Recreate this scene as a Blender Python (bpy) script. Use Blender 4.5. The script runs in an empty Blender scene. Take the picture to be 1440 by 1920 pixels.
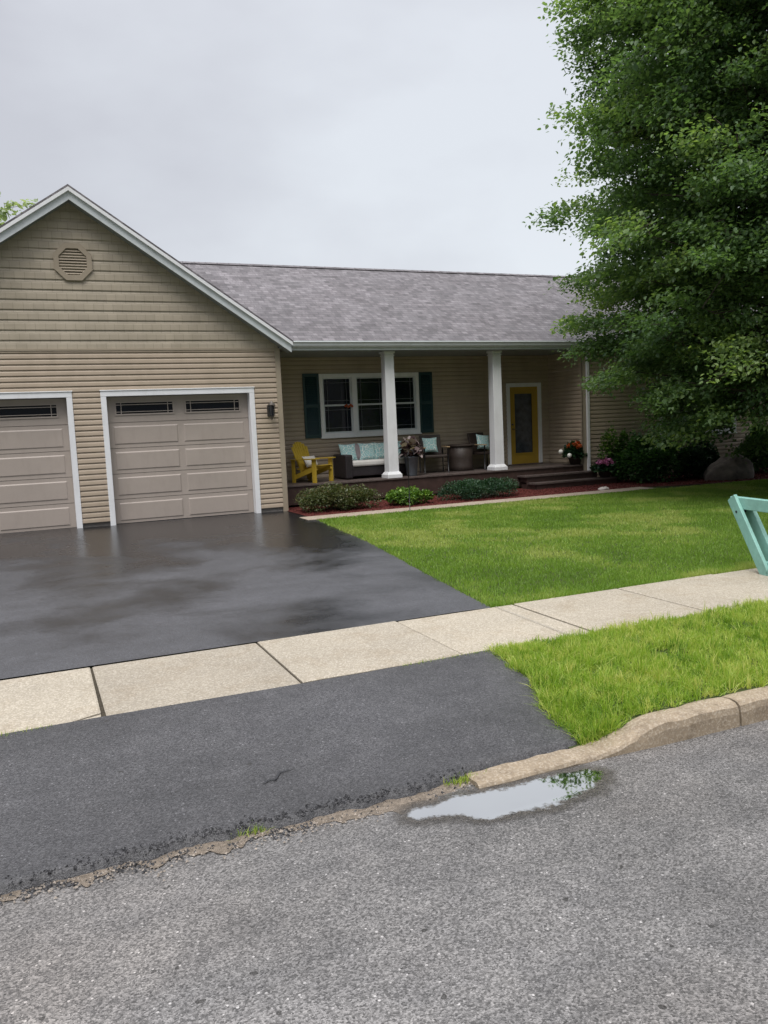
import bpy, math, random
import numpy as np
from mathutils import Vector, Matrix
random.seed(7); rng = np.random.default_rng(7)
S = bpy.context.scene
COL = S.collection
PI = math.pi

# ---------------------------------------------------------------- camera
yaw, pitch, roll, fpx = -0.4078, -0.1085, 0.0435, 1528.85
cam_d = bpy.data.cameras.new('camera'); cam = bpy.data.objects.new('camera', cam_d); COL.objects.link(cam)
c, s = math.cos(yaw), math.sin(yaw)
F = Vector((-s*math.cos(pitch), c*math.cos(pitch), math.sin(pitch))); R = Vector((c, s, 0)); U = R.cross(F)
cr, sr = math.cos(roll), math.sin(roll)
Rc = R*cr - U*sr; Uc = R*sr + U*cr
M = Matrix((Rc, Uc, -F)).transposed().to_4x4(); M.translation = Vector((-4.8015, -16.1711, 1.7215))
cam.matrix_world = M
cam_d.sensor_fit = 'VERTICAL'; cam_d.sensor_height = 24; cam_d.lens = fpx/1920*24
cam_d.clip_start = .05; cam_d.clip_end = 2000
S.camera = cam

# ---------------------------------------------------------------- world and light
W = bpy.data.worlds.new('World'); S.world = W; W.use_nodes = True
nt = W.node_tree; nt.nodes.clear()
def wn(t, **k):
    n = nt.nodes.new(t)
    for a, b in k.items(): setattr(n, a, b)
    return n
SUN_EL, SUN_AZ = math.radians(63), math.radians(215)      # azimuth clockwise from +y
out = wn('ShaderNodeOutputWorld')
sky = wn('ShaderNodeTexSky', sky_type='NISHITA', sun_disc=False, sun_elevation=SUN_EL, sun_rotation=SUN_AZ)
bg_sky = wn('ShaderNodeBackground'); bg_sky.inputs[1].default_value = .08
nt.links.new(sky.outputs[0], bg_sky.inputs[0])
tc = wn('ShaderNodeTexCoord'); sep = wn('ShaderNodeSeparateXYZ'); nt.links.new(tc.outputs['Generated'], sep.inputs[0])
mp = wn('ShaderNodeMapping'); mp.inputs['Scale'].default_value = (1, 1, 2.0); mp.inputs['Location'].default_value = (.35, .2, .1)
nt.links.new(tc.outputs['Generated'], mp.inputs[0])
nz = wn('ShaderNodeTexNoise'); nz.inputs['Scale'].default_value = 2.3; nz.inputs['Detail'].default_value = 5; nz.inputs['Roughness'].default_value = .5
nt.links.new(mp.outputs[0], nz.inputs[0])
cl = wn('ShaderNodeValToRGB'); cl.color_ramp.elements[0].position = .34; cl.color_ramp.elements[1].position = .66
cl.color_ramp.elements[0].color = (.395, .405, .44, 1); cl.color_ramp.elements[1].color = (.505, .53, .565, 1)
dt = wn('ShaderNodeVectorMath', operation='DOT_PRODUCT'); dt.inputs[1].default_value = (.50, .84, .19)
nt.links.new(tc.outputs['Generated'], dt.inputs[0])
mr = wn('ShaderNodeMapRange'); mr.inputs[1].default_value = .80; mr.inputs[2].default_value = 1.0; mr.inputs[3].default_value = -.16; mr.inputs[4].default_value = .10
nt.links.new(dt.outputs['Value'], mr.inputs[0])
ad = wn('ShaderNodeMath', operation='ADD'); nt.links.new(nz.outputs[0], ad.inputs[0]); nt.links.new(mr.outputs[0], ad.inputs[1])
nt.links.new(ad.outputs[0], cl.inputs[0])
el = wn('ShaderNodeValToRGB'); e = el.color_ramp.elements   # overcast sky is brighter towards the zenith
e[0].position = 0; e[0].color = (1.08, 1.08, 1.06, 1); e[1].position = 1; e[1].color = (4.3, 4.15, 3.9, 1)
q = e.new(.30); q.color = (1.0, 1.0, 1.0, 1); q = e.new(.55); q.color = (1.0, .99, 1.0, 1); q = e.new(.75); q.color = (2.9, 2.8, 2.7, 1)
nt.links.new(sep.outputs['Z'], el.inputs[0])
mul = wn('ShaderNodeMix', data_type='RGBA', blend_type='MULTIPLY'); mul.inputs[0].default_value = 1
nt.links.new(cl.outputs[0], mul.inputs[6]); nt.links.new(el.outputs[0], mul.inputs[7])
# unseen low sky behind the camera, darkened to deepen the porch shade
sy = wn('ShaderNodeMapRange', interpolation_type='SMOOTHSTEP'); sy.inputs[1].default_value = -.4; sy.inputs[2].default_value = .15; sy.inputs[3].default_value = 0; sy.inputs[4].default_value = 1
nt.links.new(sep.outputs['Y'], sy.inputs[0])
sz = wn('ShaderNodeMapRange', interpolation_type='SMOOTHSTEP'); sz.inputs[1].default_value = .05; sz.inputs[2].default_value = .62; sz.inputs[3].default_value = .12; sz.inputs[4].default_value = 1
nt.links.new(sep.outputs['Z'], sz.inputs[0])
sm = wn('ShaderNodeMath', operation='MAXIMUM'); nt.links.new(sy.outputs[0], sm.inputs[0]); nt.links.new(sz.outputs[0], sm.inputs[1]); sy = sm
mul2 = wn('ShaderNodeMix', data_type='RGBA', blend_type='MULTIPLY'); mul2.inputs[0].default_value = 1
nt.links.new(mul.outputs[2], mul2.inputs[6]); nt.links.new(sy.outputs[0], mul2.inputs[7]); mul = mul2
bg_cl = wn('ShaderNodeBackground'); bg_cl.inputs[1].default_value = 1.0
nt.links.new(mul.outputs[2], bg_cl.inputs[0])
mx = wn('ShaderNodeMixShader'); mx.inputs[0].default_value = .93
nt.links.new(bg_sky.outputs[0], mx.inputs[1]); nt.links.new(bg_cl.outputs[0], mx.inputs[2]); nt.links.new(mx.outputs[0], out.inputs[0])

sd = bpy.data.lights.new('sun', 'SUN'); sd.energy = 1.5; sd.angle = math.radians(28); sd.color = (1, .97, .92)
so = bpy.data.objects.new('sun', sd); COL.objects.link(so)
dvec = Vector((math.sin(SUN_AZ)*math.cos(SUN_EL), math.cos(SUN_AZ)*math.cos(SUN_EL), math.sin(SUN_EL)))
so.rotation_euler = dvec.to_track_quat('Z', 'Y').to_euler(); so.location = dvec*40
S.view_settings.view_transform = 'Standard'; S.view_settings.look = 'None'
S.view_settings.exposure = 0.66; S.view_settings.gamma = 1

# ---------------------------------------------------------------- materials
class NM:
    def __init__(s, name):
        s.m = bpy.data.materials.new(name); s.m.use_nodes = True; s.t = s.m.node_tree
        s.b = s.t.nodes['Principled BSDF']; s.out = s.t.nodes['Material Output']
    def n(s, t, ins=None, **k):
        x = s.t.nodes.new(t)
        for a, b in k.items(): setattr(x, a, b)
        for a, b in (ins or {}).items():
            if hasattr(b, 'is_output'): s.t.links.new(b, x.inputs[a])
            else: x.inputs[a].default_value = b
        return x
    def set(s, **k):
        for a, b in k.items():
            a = a.replace('_', ' ')
            if hasattr(b, 'is_output'): s.t.links.new(b, s.b.inputs[a])
            else: s.b.inputs[a].default_value = b
    def ramp(s, fac, stops):
        r = s.n('ShaderNodeValToRGB', {0: fac}); el = r.color_ramp.elements
        for i, (p, c) in enumerate(stops):
            c = (c, c, c, 1) if isinstance(c, (int, float)) else (*c, 1)
            if i < 2: el[i].position = p; el[i].color = c
            else: q = el.new(p); q.color = c
        return r.outputs[0]
    def obj(s): return s.n('ShaderNodeTexCoord').outputs['Object']
    def noise(s, v, sc, det=4, rough=.55, dist=0):
        return s.n('ShaderNodeTexNoise', {'Vector': v, 'Scale': sc, 'Detail': det, 'Roughness': rough, 'Distortion': dist}).outputs['Fac']
    def map(s, v, scale): return s.n('ShaderNodeMapping', {0: v, 'Scale': scale}).outputs[0]
    def mix(s, f, a, b, bt='MIX'):
        x = s.n('ShaderNodeMix', data_type='RGBA', blend_type=bt)
        for i, v in ((0, f), (6, a), (7, b)):
            if hasattr(v, 'is_output'): s.t.links.new(v, x.inputs[i])
            else: x.inputs[i].default_value = v if i == 0 else ((*v, 1) if len(v) == 3 else v)
        return x.outputs[2]
    def math(s, op, a, b=0.0):
        return s.n('ShaderNodeMath', {0: a, 1: b}, operation=op).outputs[0]
    def bump(s, h, st=.3, dist=.01, prev=None):
        x = s.n('ShaderNodeBump', {'Height': h, 'Strength': st, 'Distance': dist})
        if prev is not None: s.t.links.new(prev, x.inputs['Normal'])
        return x.outputs[0]

def plain(name, col, rough=.5, var=.12, sc=6, metal=0, spec=.5, bump=.08, bsc=60, grime=0):
    m = NM(name); v = m.obj()
    a = tuple(x*(1-var) for x in col); b = tuple(min(1, x*(1+var)) for x in col)
    cc = m.ramp(m.noise(v, sc, 6, .6), [(.3, a), (.7, b)])
    if grime:
        g = m.ramp(m.noise(m.map(v, (2, 2, .6)), 3, 7, .65), [(.5, (1, 1, 1)), (.78, (1-grime, 1-grime*1.05, 1-grime*1.15))])
        cc = m.mix(1.0, cc, g, 'MULTIPLY')
    m.set(Base_Color=cc, Metallic=metal, Specular_IOR_Level=spec)
    m.set(Roughness=m.ramp(m.noise(v, sc*3, 3), [(.3, max(0, rough-.08)), (.7, min(1, rough+.08))]))
    if bump: m.set(Normal=m.bump(m.noise(v, bsc, 3), bump, .004))
    return m.m

def siding_mat(name, col, gap=0):
    m = NM(name); v = m.obj()
    st = m.noise(m.map(v, (.6, .6, 9.85)), 1.3, 2)      # slight tone change from course to course
    base = m.ramp(st, [(.35, tuple(x*.97 for x in col)), (.65, tuple(x*1.03 for x in col))])
    dirt = m.ramp(m.noise(m.map(v, (1.2, 1.2, .5)), 2.2, 7, .65), [(.42, (1, 1, 1)), (.75, (.84, .84, .82))])
    cc = m.mix(1.0, base, dirt, 'MULTIPLY')
    grain = m.noise(m.map(v, (6, 6, 90)), 3, 4)
    n1 = m.bump(grain, .15, .002)
    if gap:
        br = m.n('ShaderNodeTexBrick', {'Vector': m.n('ShaderNodeCombineXYZ', {0: m.n('ShaderNodeSeparateXYZ', {0: v}).outputs[0], 1: m.n('ShaderNodeSeparateXYZ', {0: v}).outputs[2]}).outputs[0],
             'Scale': 1, 'Brick Width': .17, 'Row Height': gap, 'Mortar Size': .006, 'Color1': (.93, .93, .93, 1), 'Color2': (1.06, 1.06, 1.06, 1), 'Mortar': (.78, .78, .78, 1)}, offset=.37)
        cc = m.mix(.8, cc, br.outputs[0], 'MULTIPLY')
        gr2 = m.noise(m.map(v, (60, 60, 3)), 1.5, 4)
        n1 = m.bump(gr2, .3, .003, n1); n1 = m.bump(br.outputs[1], .4, -.004, n1)
    m.set(Base_Color=cc, Roughness=.48, Specular_IOR_Level=.4, Normal=n1)
    return m.m

def shingle_mat(name, axis):
    m = NM(name); v = m.obj(); sp = m.n('ShaderNodeSeparateXYZ', {0: v})
    uv = m.n('ShaderNodeCombineXYZ', {0: sp.outputs[axis], 1: m.math('MULTIPLY', sp.outputs[2], 2.1)}).outputs[0]
    wob = m.n('ShaderNodeMix', {0: .012}, data_type='RGBA'); m.t.links.new(uv, wob.inputs[6])
    m.t.links.new(m.n('ShaderNodeTexNoise', {'Vector': uv, 'Scale': 1.2}).outputs[1], wob.inputs[7])
    uvw = wob.outputs[2]
    def br(w, off, c1, c2, mo):
        return m.n('ShaderNodeTexBrick', {'Vector': uvw, 'Scale': 1, 'Brick Width': w, 'Row Height': .14, 'Mortar Size': .007, 'Mortar Smooth': .2, 'Color1': (*c1, 1), 'Color2': (*c2, 1), 'Mortar': (*mo, 1)}, offset=off)
    a = br(.31, .43, (.110, .103, .109), (.170, .160, .170), (.07, .065, .07))
    b = br(.13, .31, (.66, .64, .66), (1.28, 1.26, 1.27), (.8, .8, .8))
    cc = m.mix(1.0, a.outputs[0], b.outputs[0], 'MULTIPLY')
    big = m.ramp(m.noise(v, .35, 3), [(.35, (.95, .95, .95)), (.7, (1.05, 1.04, 1.04))])
    cc = m.mix(1.0, cc, big, 'MULTIPLY')
    sp2 = m.ramp(m.noise(v, 160, 2), [(.3, (.6, .6, .6)), (.7, (1.4, 1.4, 1.4))])
    cc = m.mix(1.0, cc, sp2, 'MULTIPLY')
    n1 = m.bump(a.outputs[1], .7, -.006); n1 = m.bump(m.noise(v, 160, 2), .4, .003, n1)
    m.set(Base_Color=cc, Roughness=m.ramp(m.noise(v, 1.5, 3), [(.3, .55), (.7, .75)]), Specular_IOR_Level=.45, Normal=n1)
    return m.m

def asphalt_mat(name, dark, light, grain, speck, rough, patch=(1, 1, 1), brown=None, bump=.6, wet_refl=0):
    m = NM(name); v = m.obj()
    vo = m.n('ShaderNodeTexVoronoi', {'Vector': v, 'Scale': grain, 'Randomness': 1}); 
    sepc = m.n('ShaderNodeSeparateColor', {0: vo.outputs['Color']})
    g = m.ramp(sepc.outputs[0], [(0, dark), (.55, tuple((a+b)/2 for a, b in zip(dark, light))), (1, light)])
    vo2 = m.n('ShaderNodeTexVoronoi', {'Vector': v, 'Scale': grain*.55}); s2 = m.n('ShaderNodeSeparateColor', {0: vo2.outputs['Color']})
    stones = m.math('MULTIPLY', m.math('GREATER_THAN', s2.outputs[1], 1-speck), m.math('LESS_THAN', vo2.outputs['Distance'], .42))
    cc = m.mix(stones, g, tuple(min(.5, x*1.6) for x in light))
    big = m.ramp(m.noise(v, .9, 5, .6), [(.3, tuple(x*.80 for x in patch)), (.7, tuple(x*1.15 for x in patch))])
    cc = m.mix(1.0, cc, big, 'MULTIPLY')
    mid = m.ramp(m.noise(v, 4.5, 6, .7), [(.32, (.78, .78, .79)), (.68, (1.16, 1.15, 1.14))]); cc = m.mix(1.0, cc, mid, 'MULTIPLY')
    st_ = m.ramp(m.noise(m.map(v, (.35, 1.6, 1)), 1.1, 4, .6, .4), [(.36, (.80, .80, .80)), (.62, (1.10, 1.10, 1.10))]); cc = m.mix(1.0, cc, st_, 'MULTIPLY')
    sp3 = m.math('GREATER_THAN', m.noise(v, 13, 2, .5), .735); cc = m.mix(m.math('MULTIPLY', sp3, .8), cc, (.02, .018, .016))
    if brown: cc = m.mix(m.ramp(m.noise(v, .55, 3), [(.45, 0.), (.7, .5)]), cc, m.mix(1.0, cc, brown, 'MULTIPLY'))
    pits = m.ramp(m.noise(v, grain*.5, 3), [(.3, 0.), (.55, 1.)])
    cc = m.mix(m.math('MULTIPLY', m.math('SUBTRACT', 1.0, pits), .45), cc, (.02, .02, .02))
    m.set(Base_Color=cc)
    if wet_refl:
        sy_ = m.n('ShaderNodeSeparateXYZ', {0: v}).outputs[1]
        near = m.n('ShaderNodeMapRange', {0: sy_, 1: -7.0, 2: -.5, 3: .05, 4: -.17}).outputs[0]  # damp mask raised towards garage: its dark reflection painted into the base colour
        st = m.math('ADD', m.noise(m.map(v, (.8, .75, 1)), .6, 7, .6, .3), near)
        wet_refl_mask = m.ramp(st, [(.40, 1.), (.58, 0.)])
        cc = m.mix(wet_refl_mask, cc, m.mix(1.0, cc, (.22, .22, .23), 'MULTIPLY')); m.set(Base_Color=cc)
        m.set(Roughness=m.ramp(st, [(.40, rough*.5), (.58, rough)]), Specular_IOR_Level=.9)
        bs = m.ramp(st, [(.42, .25), (.56, 1.)])
        bn = m.n('ShaderNodeBump', {'Height': vo.outputs['Distance'], 'Distance': .003}); m.t.links.new(m.math('MULTIPLY', bs, bump), bn.inputs['Strength'])
        m.set(Normal=bn.outputs[0])
    else:
        m.set(Roughness=rough, Specular_IOR_Level=.5, Normal=m.bump(vo.outputs['Distance'], bump, .004))
    return m.m

def concrete_mat(name, col, spots=.25, stain=(.80, .74, .66), sc=1.0):
    m = NM(name); v = m.obj()
    cc = m.ramp(m.noise(v, 1.1*sc, 6, .6), [(.3, tuple(x*.86 for x in col)), (.7, tuple(x*1.08 for x in col))])
    vo = m.n('ShaderNodeTexVoronoi', {'Vector': v, 'Scale': 110}); s2 = m.n('ShaderNodeSeparateColor', {0: vo.outputs['Color']})
    cc = m.mix(spots, cc, m.ramp(s2.outputs[0], [(0, (.22, .2, .18)), (.5, col), (1, (.75, .7, .62))]))
    cc = m.mix(m.ramp(m.noise(v, 2.6*sc, 7, .7), [(.5, 0.), (.75, .8)]), cc, m.mix(1.0, cc, stain, 'MULTIPLY'))
    cc = m.mix(m.ramp(m.noise(v, 60, 3), [(.62, 0.), (.72, .5)]), cc, (.16, .14, .12))
    sx = m.n('ShaderNodeSeparateXYZ', {0: v}).outputs[0]
    wn_ = m.n('ShaderNodeTexWhiteNoise', {1: m.math('FLOOR', m.math('DIVIDE', m.math('ADD', sx, 9.5), 1.25))}, noise_dimensions='1D').outputs[0]
    cc = m.mix(1.0, cc, m.ramp(wn_, [(0, (.86, .85, .84)), (1, (1.08, 1.07, 1.05))]), 'MULTIPLY')
    broom = m.noise(m.map(v, (300, 6, 6)), 1, 2)
    n1 = m.bump(m.noise(v, 140, 4), .35, .003); n1 = m.bump(broom, .25, .002, n1)
    m.set(Base_Color=cc, Roughness=.68, Specular_IOR_Level=.4, Normal=n1)
    return m.m

def leaf_mat(name, c0, c1, c2, trans=.35, rough=.42):
    m = NM(name)
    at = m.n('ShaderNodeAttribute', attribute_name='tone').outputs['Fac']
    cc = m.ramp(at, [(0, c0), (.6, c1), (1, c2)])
    m.set(Base_Color=cc, Roughness=rough, Specular_IOR_Level=.45)
    tr = m.n('ShaderNodeBsdfTranslucent', {0: m.mix(1.0, cc, (1.25, 1.35, .6), 'MULTIPLY')})
    mixs = m.n('ShaderNodeMixShader', {0: trans, 1: m.b.outputs[0], 2: tr.outputs[0]})
    m.t.links.new(mixs.outputs[0], m.out.inputs[0])
    return m.m

def soil_mat(name, a, b, sc=14, bump=.8):
    m = NM(name); v = m.obj()
    vo = m.n('ShaderNodeTexVoronoi', {'Vector': m.map(v, (1, 1.8, 1)), 'Scale': sc*3}); s2 = m.n('ShaderNodeSeparateColor', {0: vo.outputs['Color']})
    cc = m.mix(.55, m.ramp(m.noise(v, sc, 8, .75), [(.3, a), (.7, b)]), m.ramp(s2.outputs[0], [(0, a), (1, b)]))
    m.set(Base_Color=cc, Roughness=.85, Specular_IOR_Level=.25, Normal=m.bump(m.noise(v, sc*4, 6, .7), bump, .02))
    return m.m

TAN = (.43, .350, .268)
MT = {
 'siding': siding_mat('vinyl_siding', TAN),
 'shake': siding_mat('shake_siding', (.41, .355, .275), gap=.18),
 'white': plain('white_trim', (.80, .81, .83), .42, .03, 3, grime=.12),
 'gutterwhite': plain('grey_white_metal', (.60, .64, .66), .4, .04, 3, grime=.15),
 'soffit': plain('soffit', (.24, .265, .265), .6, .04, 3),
 'garage': plain('beige_garage_paint', (.40, .345, .305), .4, .04, 2, bump=.08, bsc=130, grime=.10),
 'tantrim': plain('tan_trim', (.34, .285, .215), .45, .05, 3),
 'glass': plain('dark_glass', (.006, .009, .016), .05, .3, 2, spec=.45, bump=0),
 'roof_x': shingle_mat('roof_shingles', 0), 'roof_y': shingle_mat('garage_roof_shingles', 1),
 'shutter': plain('teal_shutter_paint', (.012, .042, .050), .45, .1, 5),
 'doorglass': plain('reeded_door_glass', (.05, .06, .075), .18, .5, 7, spec=.9, bump=.3, bsc=30),
 'dimgrille': plain('window_grille_paint', (.10, .105, .12), .5, .05, 3),
 'gold': plain('golden_door_paint', (.42, .27, .035), .4, .06, 4),
 'deck': plain('stained_deck_wood', (.105, .082, .075), .45, .25, 9, bump=.3, bsc=40),
 'deckside': plain('dark_deck_fascia', (.060, .036, .030), .55, .25, 7, bump=.3, bsc=30),
 'black': plain('black_metal', (.015, .015, .018), .4, .1, 8),
 'bronze': plain('weathered_bronze', (.10, .09, .08), .45, .3, 12, metal=.6),
 'galv': plain('galvanised_metal', (.16, .18, .21), .45, .15, 12, metal=.5),
 'yellow': plain('yellow_paint', (.52, .36, .04), .45, .08, 9, bump=.15),
 'wicker': plain('espresso_wicker', (.022, .017, .020), .5, .4, 60, bump=.8, bsc=120),
 'brownwicker': plain('brown_wicker', (.05, .036, .03), .5, .4, 60, bump=.8, bsc=110),
 'cushion': plain('white_cushion', (.62, .60, .57), .85, .05, 8, bump=.2),
 'greypil': plain('grey_pillow', (.26, .22, .23), .85, .08, 20, bump=.2),
 'tanwood': plain('tan_wood', (.38, .27, .15), .5, .15, 14),
 'teal': plain('weathered_teal_paint', (.22, .43, .375), .5, .14, 9, bump=.4, bsc=26, grime=.22),
 'terracotta': plain('dark_pot', (.05, .035, .03), .55, .2, 9),
 'rock': plain('boulder_stone', (.15, .125, .108), .8, .45, 5, bump=.9, bsc=18),
 'whiterock': plain('pale_stone', (.62, .56, .52), .8, .15, 9, bump=.5, bsc=30),
 'bark': plain('bark', (.075, .06, .048), .9, .4, 14, bump=1, bsc=22),
 'foundation': concrete_mat('foundation_concrete', (.20, .19, .18)),
 'drive': asphalt_mat('sealed_asphalt', (.019, .019, .023), (.072, .075, .086), 130, .010, .52, wet_refl=1, bump=.5),
 'apron': asphalt_mat('worn_asphalt', (.024, .024, .027), (.098, .098, .104), 150, .02, .50, bump=.6),
 'road': asphalt_mat('coarse_road_asphalt', (.064, .062, .061), (.275, .268, .264), 150, .018, .52, brown=(1.02, .93, .84), bump=.8),
 'walk': concrete_mat('sidewalk_concrete', (.335, .298, .235), .34),
 'kerb': concrete_mat('kerb_concrete', (.27, .215, .15), .22, stain=(.42, .38, .33), sc=4),
 'path': concrete_mat('garden_path_concrete', (.33, .27, .21), .25),
 'mulch': soil_mat('red_mulch', (.040, .010, .009), (.14, .030, .024)),
 'debris': soil_mat('gutter_silt', (.12, .10, .08), (.30, .25, .20), 20),
 'joint': soil_mat('joint_dirt', (.03, .024, .018), (.09, .075, .05), 20),
 'gravel': plain('gravel_bits', (.30, .26, .22), .8, .5, 40),
 'soil': soil_mat('lawn_soil', (.030, .045, .014), (.075, .095, .028), 9),
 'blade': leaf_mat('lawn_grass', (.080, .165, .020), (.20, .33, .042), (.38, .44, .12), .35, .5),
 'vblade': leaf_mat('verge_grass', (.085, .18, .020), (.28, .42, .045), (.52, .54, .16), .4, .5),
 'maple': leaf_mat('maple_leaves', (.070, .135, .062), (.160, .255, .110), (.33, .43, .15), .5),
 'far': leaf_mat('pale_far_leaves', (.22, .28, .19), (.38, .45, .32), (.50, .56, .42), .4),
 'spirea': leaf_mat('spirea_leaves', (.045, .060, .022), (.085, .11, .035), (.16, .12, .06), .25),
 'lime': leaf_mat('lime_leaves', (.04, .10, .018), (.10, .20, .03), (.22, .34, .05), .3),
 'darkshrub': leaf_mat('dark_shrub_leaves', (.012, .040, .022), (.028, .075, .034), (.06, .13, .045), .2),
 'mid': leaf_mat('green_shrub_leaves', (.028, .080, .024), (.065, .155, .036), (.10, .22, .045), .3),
 'coleus': leaf_mat('pale_dark_leaves', (.03, .012, .018), (.10, .06, .06), (.60, .50, .50), .2),
 'orange': leaf_mat('orange_petals', (.45, .08, .02), (.62, .12, .03), (.75, .22, .05), .2),
 'pink': leaf_mat('pink_petals', (.40, .09, .24), (.58, .20, .42), (.72, .42, .62), .2),
 'whiteflower': plain('white_petals', (.85, .84, .78), .7, .08, 30),
}
def aqua():
    m = NM('aqua_print'); v = m.obj()
    vo = m.n('ShaderNodeTexVoronoi', {'Vector': v, 'Scale': 11}, feature='DISTANCE_TO_EDGE')
    cc = m.ramp(vo.outputs[0], [(.03, (.72, .76, .72)), (.09, (.25, .50, .52)), (.4, (.45, .64, .62))])
    m.set(Base_Color=cc, Roughness=.85, Normal=m.bump(m.noise(v, 200, 2), .2, .002)); return m.m
MT['aqua'] = aqua()
def water():
    m = NM('puddle_water'); v = m.obj(); d = m.n('ShaderNodeAttribute', attribute_name='tone').outputs['Fac']
    nzf = m.math('MULTIPLY', m.math('SUBTRACT', m.noise(v, 38, 4, .65), .5), .10)
    nzl = m.math('MULTIPLY', m.math('SUBTRACT', m.noise(v, 6, 3, .6), .5), .12)
    dd = m.math('SUBTRACT', m.math('ADD', m.math('ADD', d, nzf), nzl), .022)
    m.set(Base_Color=(.74, .74, .73, 1), Metallic=1.0, Roughness=.02, Normal=m.bump(m.noise(v, 5, 2), .03, .01))
    vo = m.n('ShaderNodeTexVoronoi', {'Vector': v, 'Scale': 150}); sc_ = m.n('ShaderNodeSeparateColor', {0: vo.outputs['Color']})
    damp = m.n('ShaderNodeBsdfPrincipled', {'Base Color': m.ramp(sc_.outputs[0], [(0, (.025, .023, .021)), (1, (.12, .108, .095))]), 'Roughness': .28, 'Normal': m.bump(vo.outputs['Distance'], .6, .003)})
    tr = m.n('ShaderNodeBsdfTransparent')
    f1 = m.ramp(m.math('ADD', m.math('MULTIPLY', dd, 4), .5), [(.44, 0.), (.54, 1.)])
    f2 = m.ramp(m.math('ADD', m.math('MULTIPLY', m.math('ADD', d, nzl), 4), .8), [(.52, 0.), (.88, 1.)])
    a = m.n('ShaderNodeMixShader', {0: f1, 1: damp.outputs[0], 2: m.b.outputs[0]})
    c_ = m.n('ShaderNodeMixShader', {0: f2, 1: tr.outputs[0], 2: a.outputs[0]})
    m.t.links.new(c_.outputs[0], m.out.inputs[0]); return m.m
MT['water'] = water()

# ---------------------------------------------------------------- mesh helpers
class MB:
    def __init__(s): s.v = []; s.f = []
    def add(s, vs, fs):
        o = len(s.v); s.v += [tuple(p) for p in vs]; s.f += [tuple(i+o for i in f) for f in fs]; return s
    def box(s, x0, x1, y0, y1, z0, z1, M=None):
        vs = [Vector((x, y, z)) for z in (z0, z1) for y in (y0, y1) for x in (x0, x1)]
        if M: vs = [M @ p for p in vs]
        return s.add(vs, [(0, 2, 3, 1), (4, 5, 7, 6), (0, 1, 5, 4), (2, 6, 7, 3), (0, 4, 6, 2), (1, 3, 7, 5)])
    def bar(s, a, b, w, t, up=(0, 0, 1)):
        a, b = Vector(a), Vector(b); d = (b-a).normalized(); u = Vector(up)
        r = d.cross(u).normalized(); u = r.cross(d)
        vs = [p + r*(w/2*i) + u*(t/2*j) for p in (a, b) for i, j in ((-1, -1), (1, -1), (1, 1), (-1, 1))]
        return s.add(vs, [(3, 2, 1, 0), (4, 5, 6, 7), (0, 1, 5, 4), (1, 2, 6, 5), (2, 3, 7, 6), (3, 0, 4, 7)])
    def tube(s, pts, rad, n=8, cap=True):
        pts = [Vector(p) for p in pts]; rad = rad if isinstance(rad, (list, tuple)) else [rad]*len(pts)
        o = len(s.v); ref = None
        for i, p in enumerate(pts):
            d = (pts[min(i+1, len(pts)-1)] - pts[max(i-1, 0)]).normalized()
            if ref is None: ref = Vector((0, 0, 1)) if abs(d.z) < .9 else Vector((1, 0, 0))
            a = d.cross(ref).normalized(); b = d.cross(a); 
            for k in range(n):
                t = 2*PI*k/n; s.v.append(tuple(p + (a*math.cos(t) + b*math.sin(t))*rad[i]))
        for i in range(len(pts)-1):
            for k in range(n):
                k2 = (k+1) % n; s.f.append((o+i*n+k, o+i*n+k2, o+(i+1)*n+k2, o+(i+1)*n+k))
        if cap: s.f.append(tuple(o+k for k in range(n))); s.f.append(tuple(o+(len(pts)-1)*n+k for k in reversed(range(n))))
        return s
    def lathe(s, cx, cy, prof, n=20):
        o = len(s.v)
        for r, z in prof:
            for k in range(n):
                t = 2*PI*k/n; s.v.append((cx+r*math.cos(t), cy+r*math.sin(t), z))
        for i in range(len(prof)-1):
            for k in range(n):
                k2 = (k+1) % n; s.f.append((o+i*n+k, o+i*n+k2, o+(i+1)*n+k2, o+(i+1)*n+k))
        s.f.append(tuple(o+k for k in reversed(range(n)))); s.f.append(tuple(o+(len(prof)-1)*n+k for k in range(n)))
        return s
    def frustum(s, x0, x1, z0, z1, y, ins, out):
        # raised panel facing -y
        return s.add([(x0, y, z0), (x1, y, z0), (x1, y, z1), (x0, y, z1), (x0+ins, y-out, z0+ins), (x1-ins, y-out, z0+ins), (x1-ins, y-out, z1-ins), (x0+ins, y-out, z1-ins)],
                     [(4, 5, 6, 7), (0, 1, 5, 4), (1, 2, 6, 5), (2, 3, 7, 6), (3, 0, 4, 7)])
    def build(s, name, mat, parent=None, smooth=False, bevel=0, M=None):
        me = bpy.data.meshes.new(name)
        vs = [tuple(M @ Vector(p)) for p in s.v] if M else s.v
        me.from_pydata(vs, [], s.f); me.update()
        if smooth: me.polygons.foreach_set('use_smooth', [True]*len(me.polygons))
        me.materials.append(MT[mat]); o = bpy.data.objects.new(name, me); COL.objects.link(o)
        if bevel:
            b = o.modifiers.new('bevel', 'BEVEL'); b.width = bevel; b.segments = 2; b.limit_method = 'ANGLE'; b.angle_limit = math.radians(40)
        if parent: o.parent = parent
        return o

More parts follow.
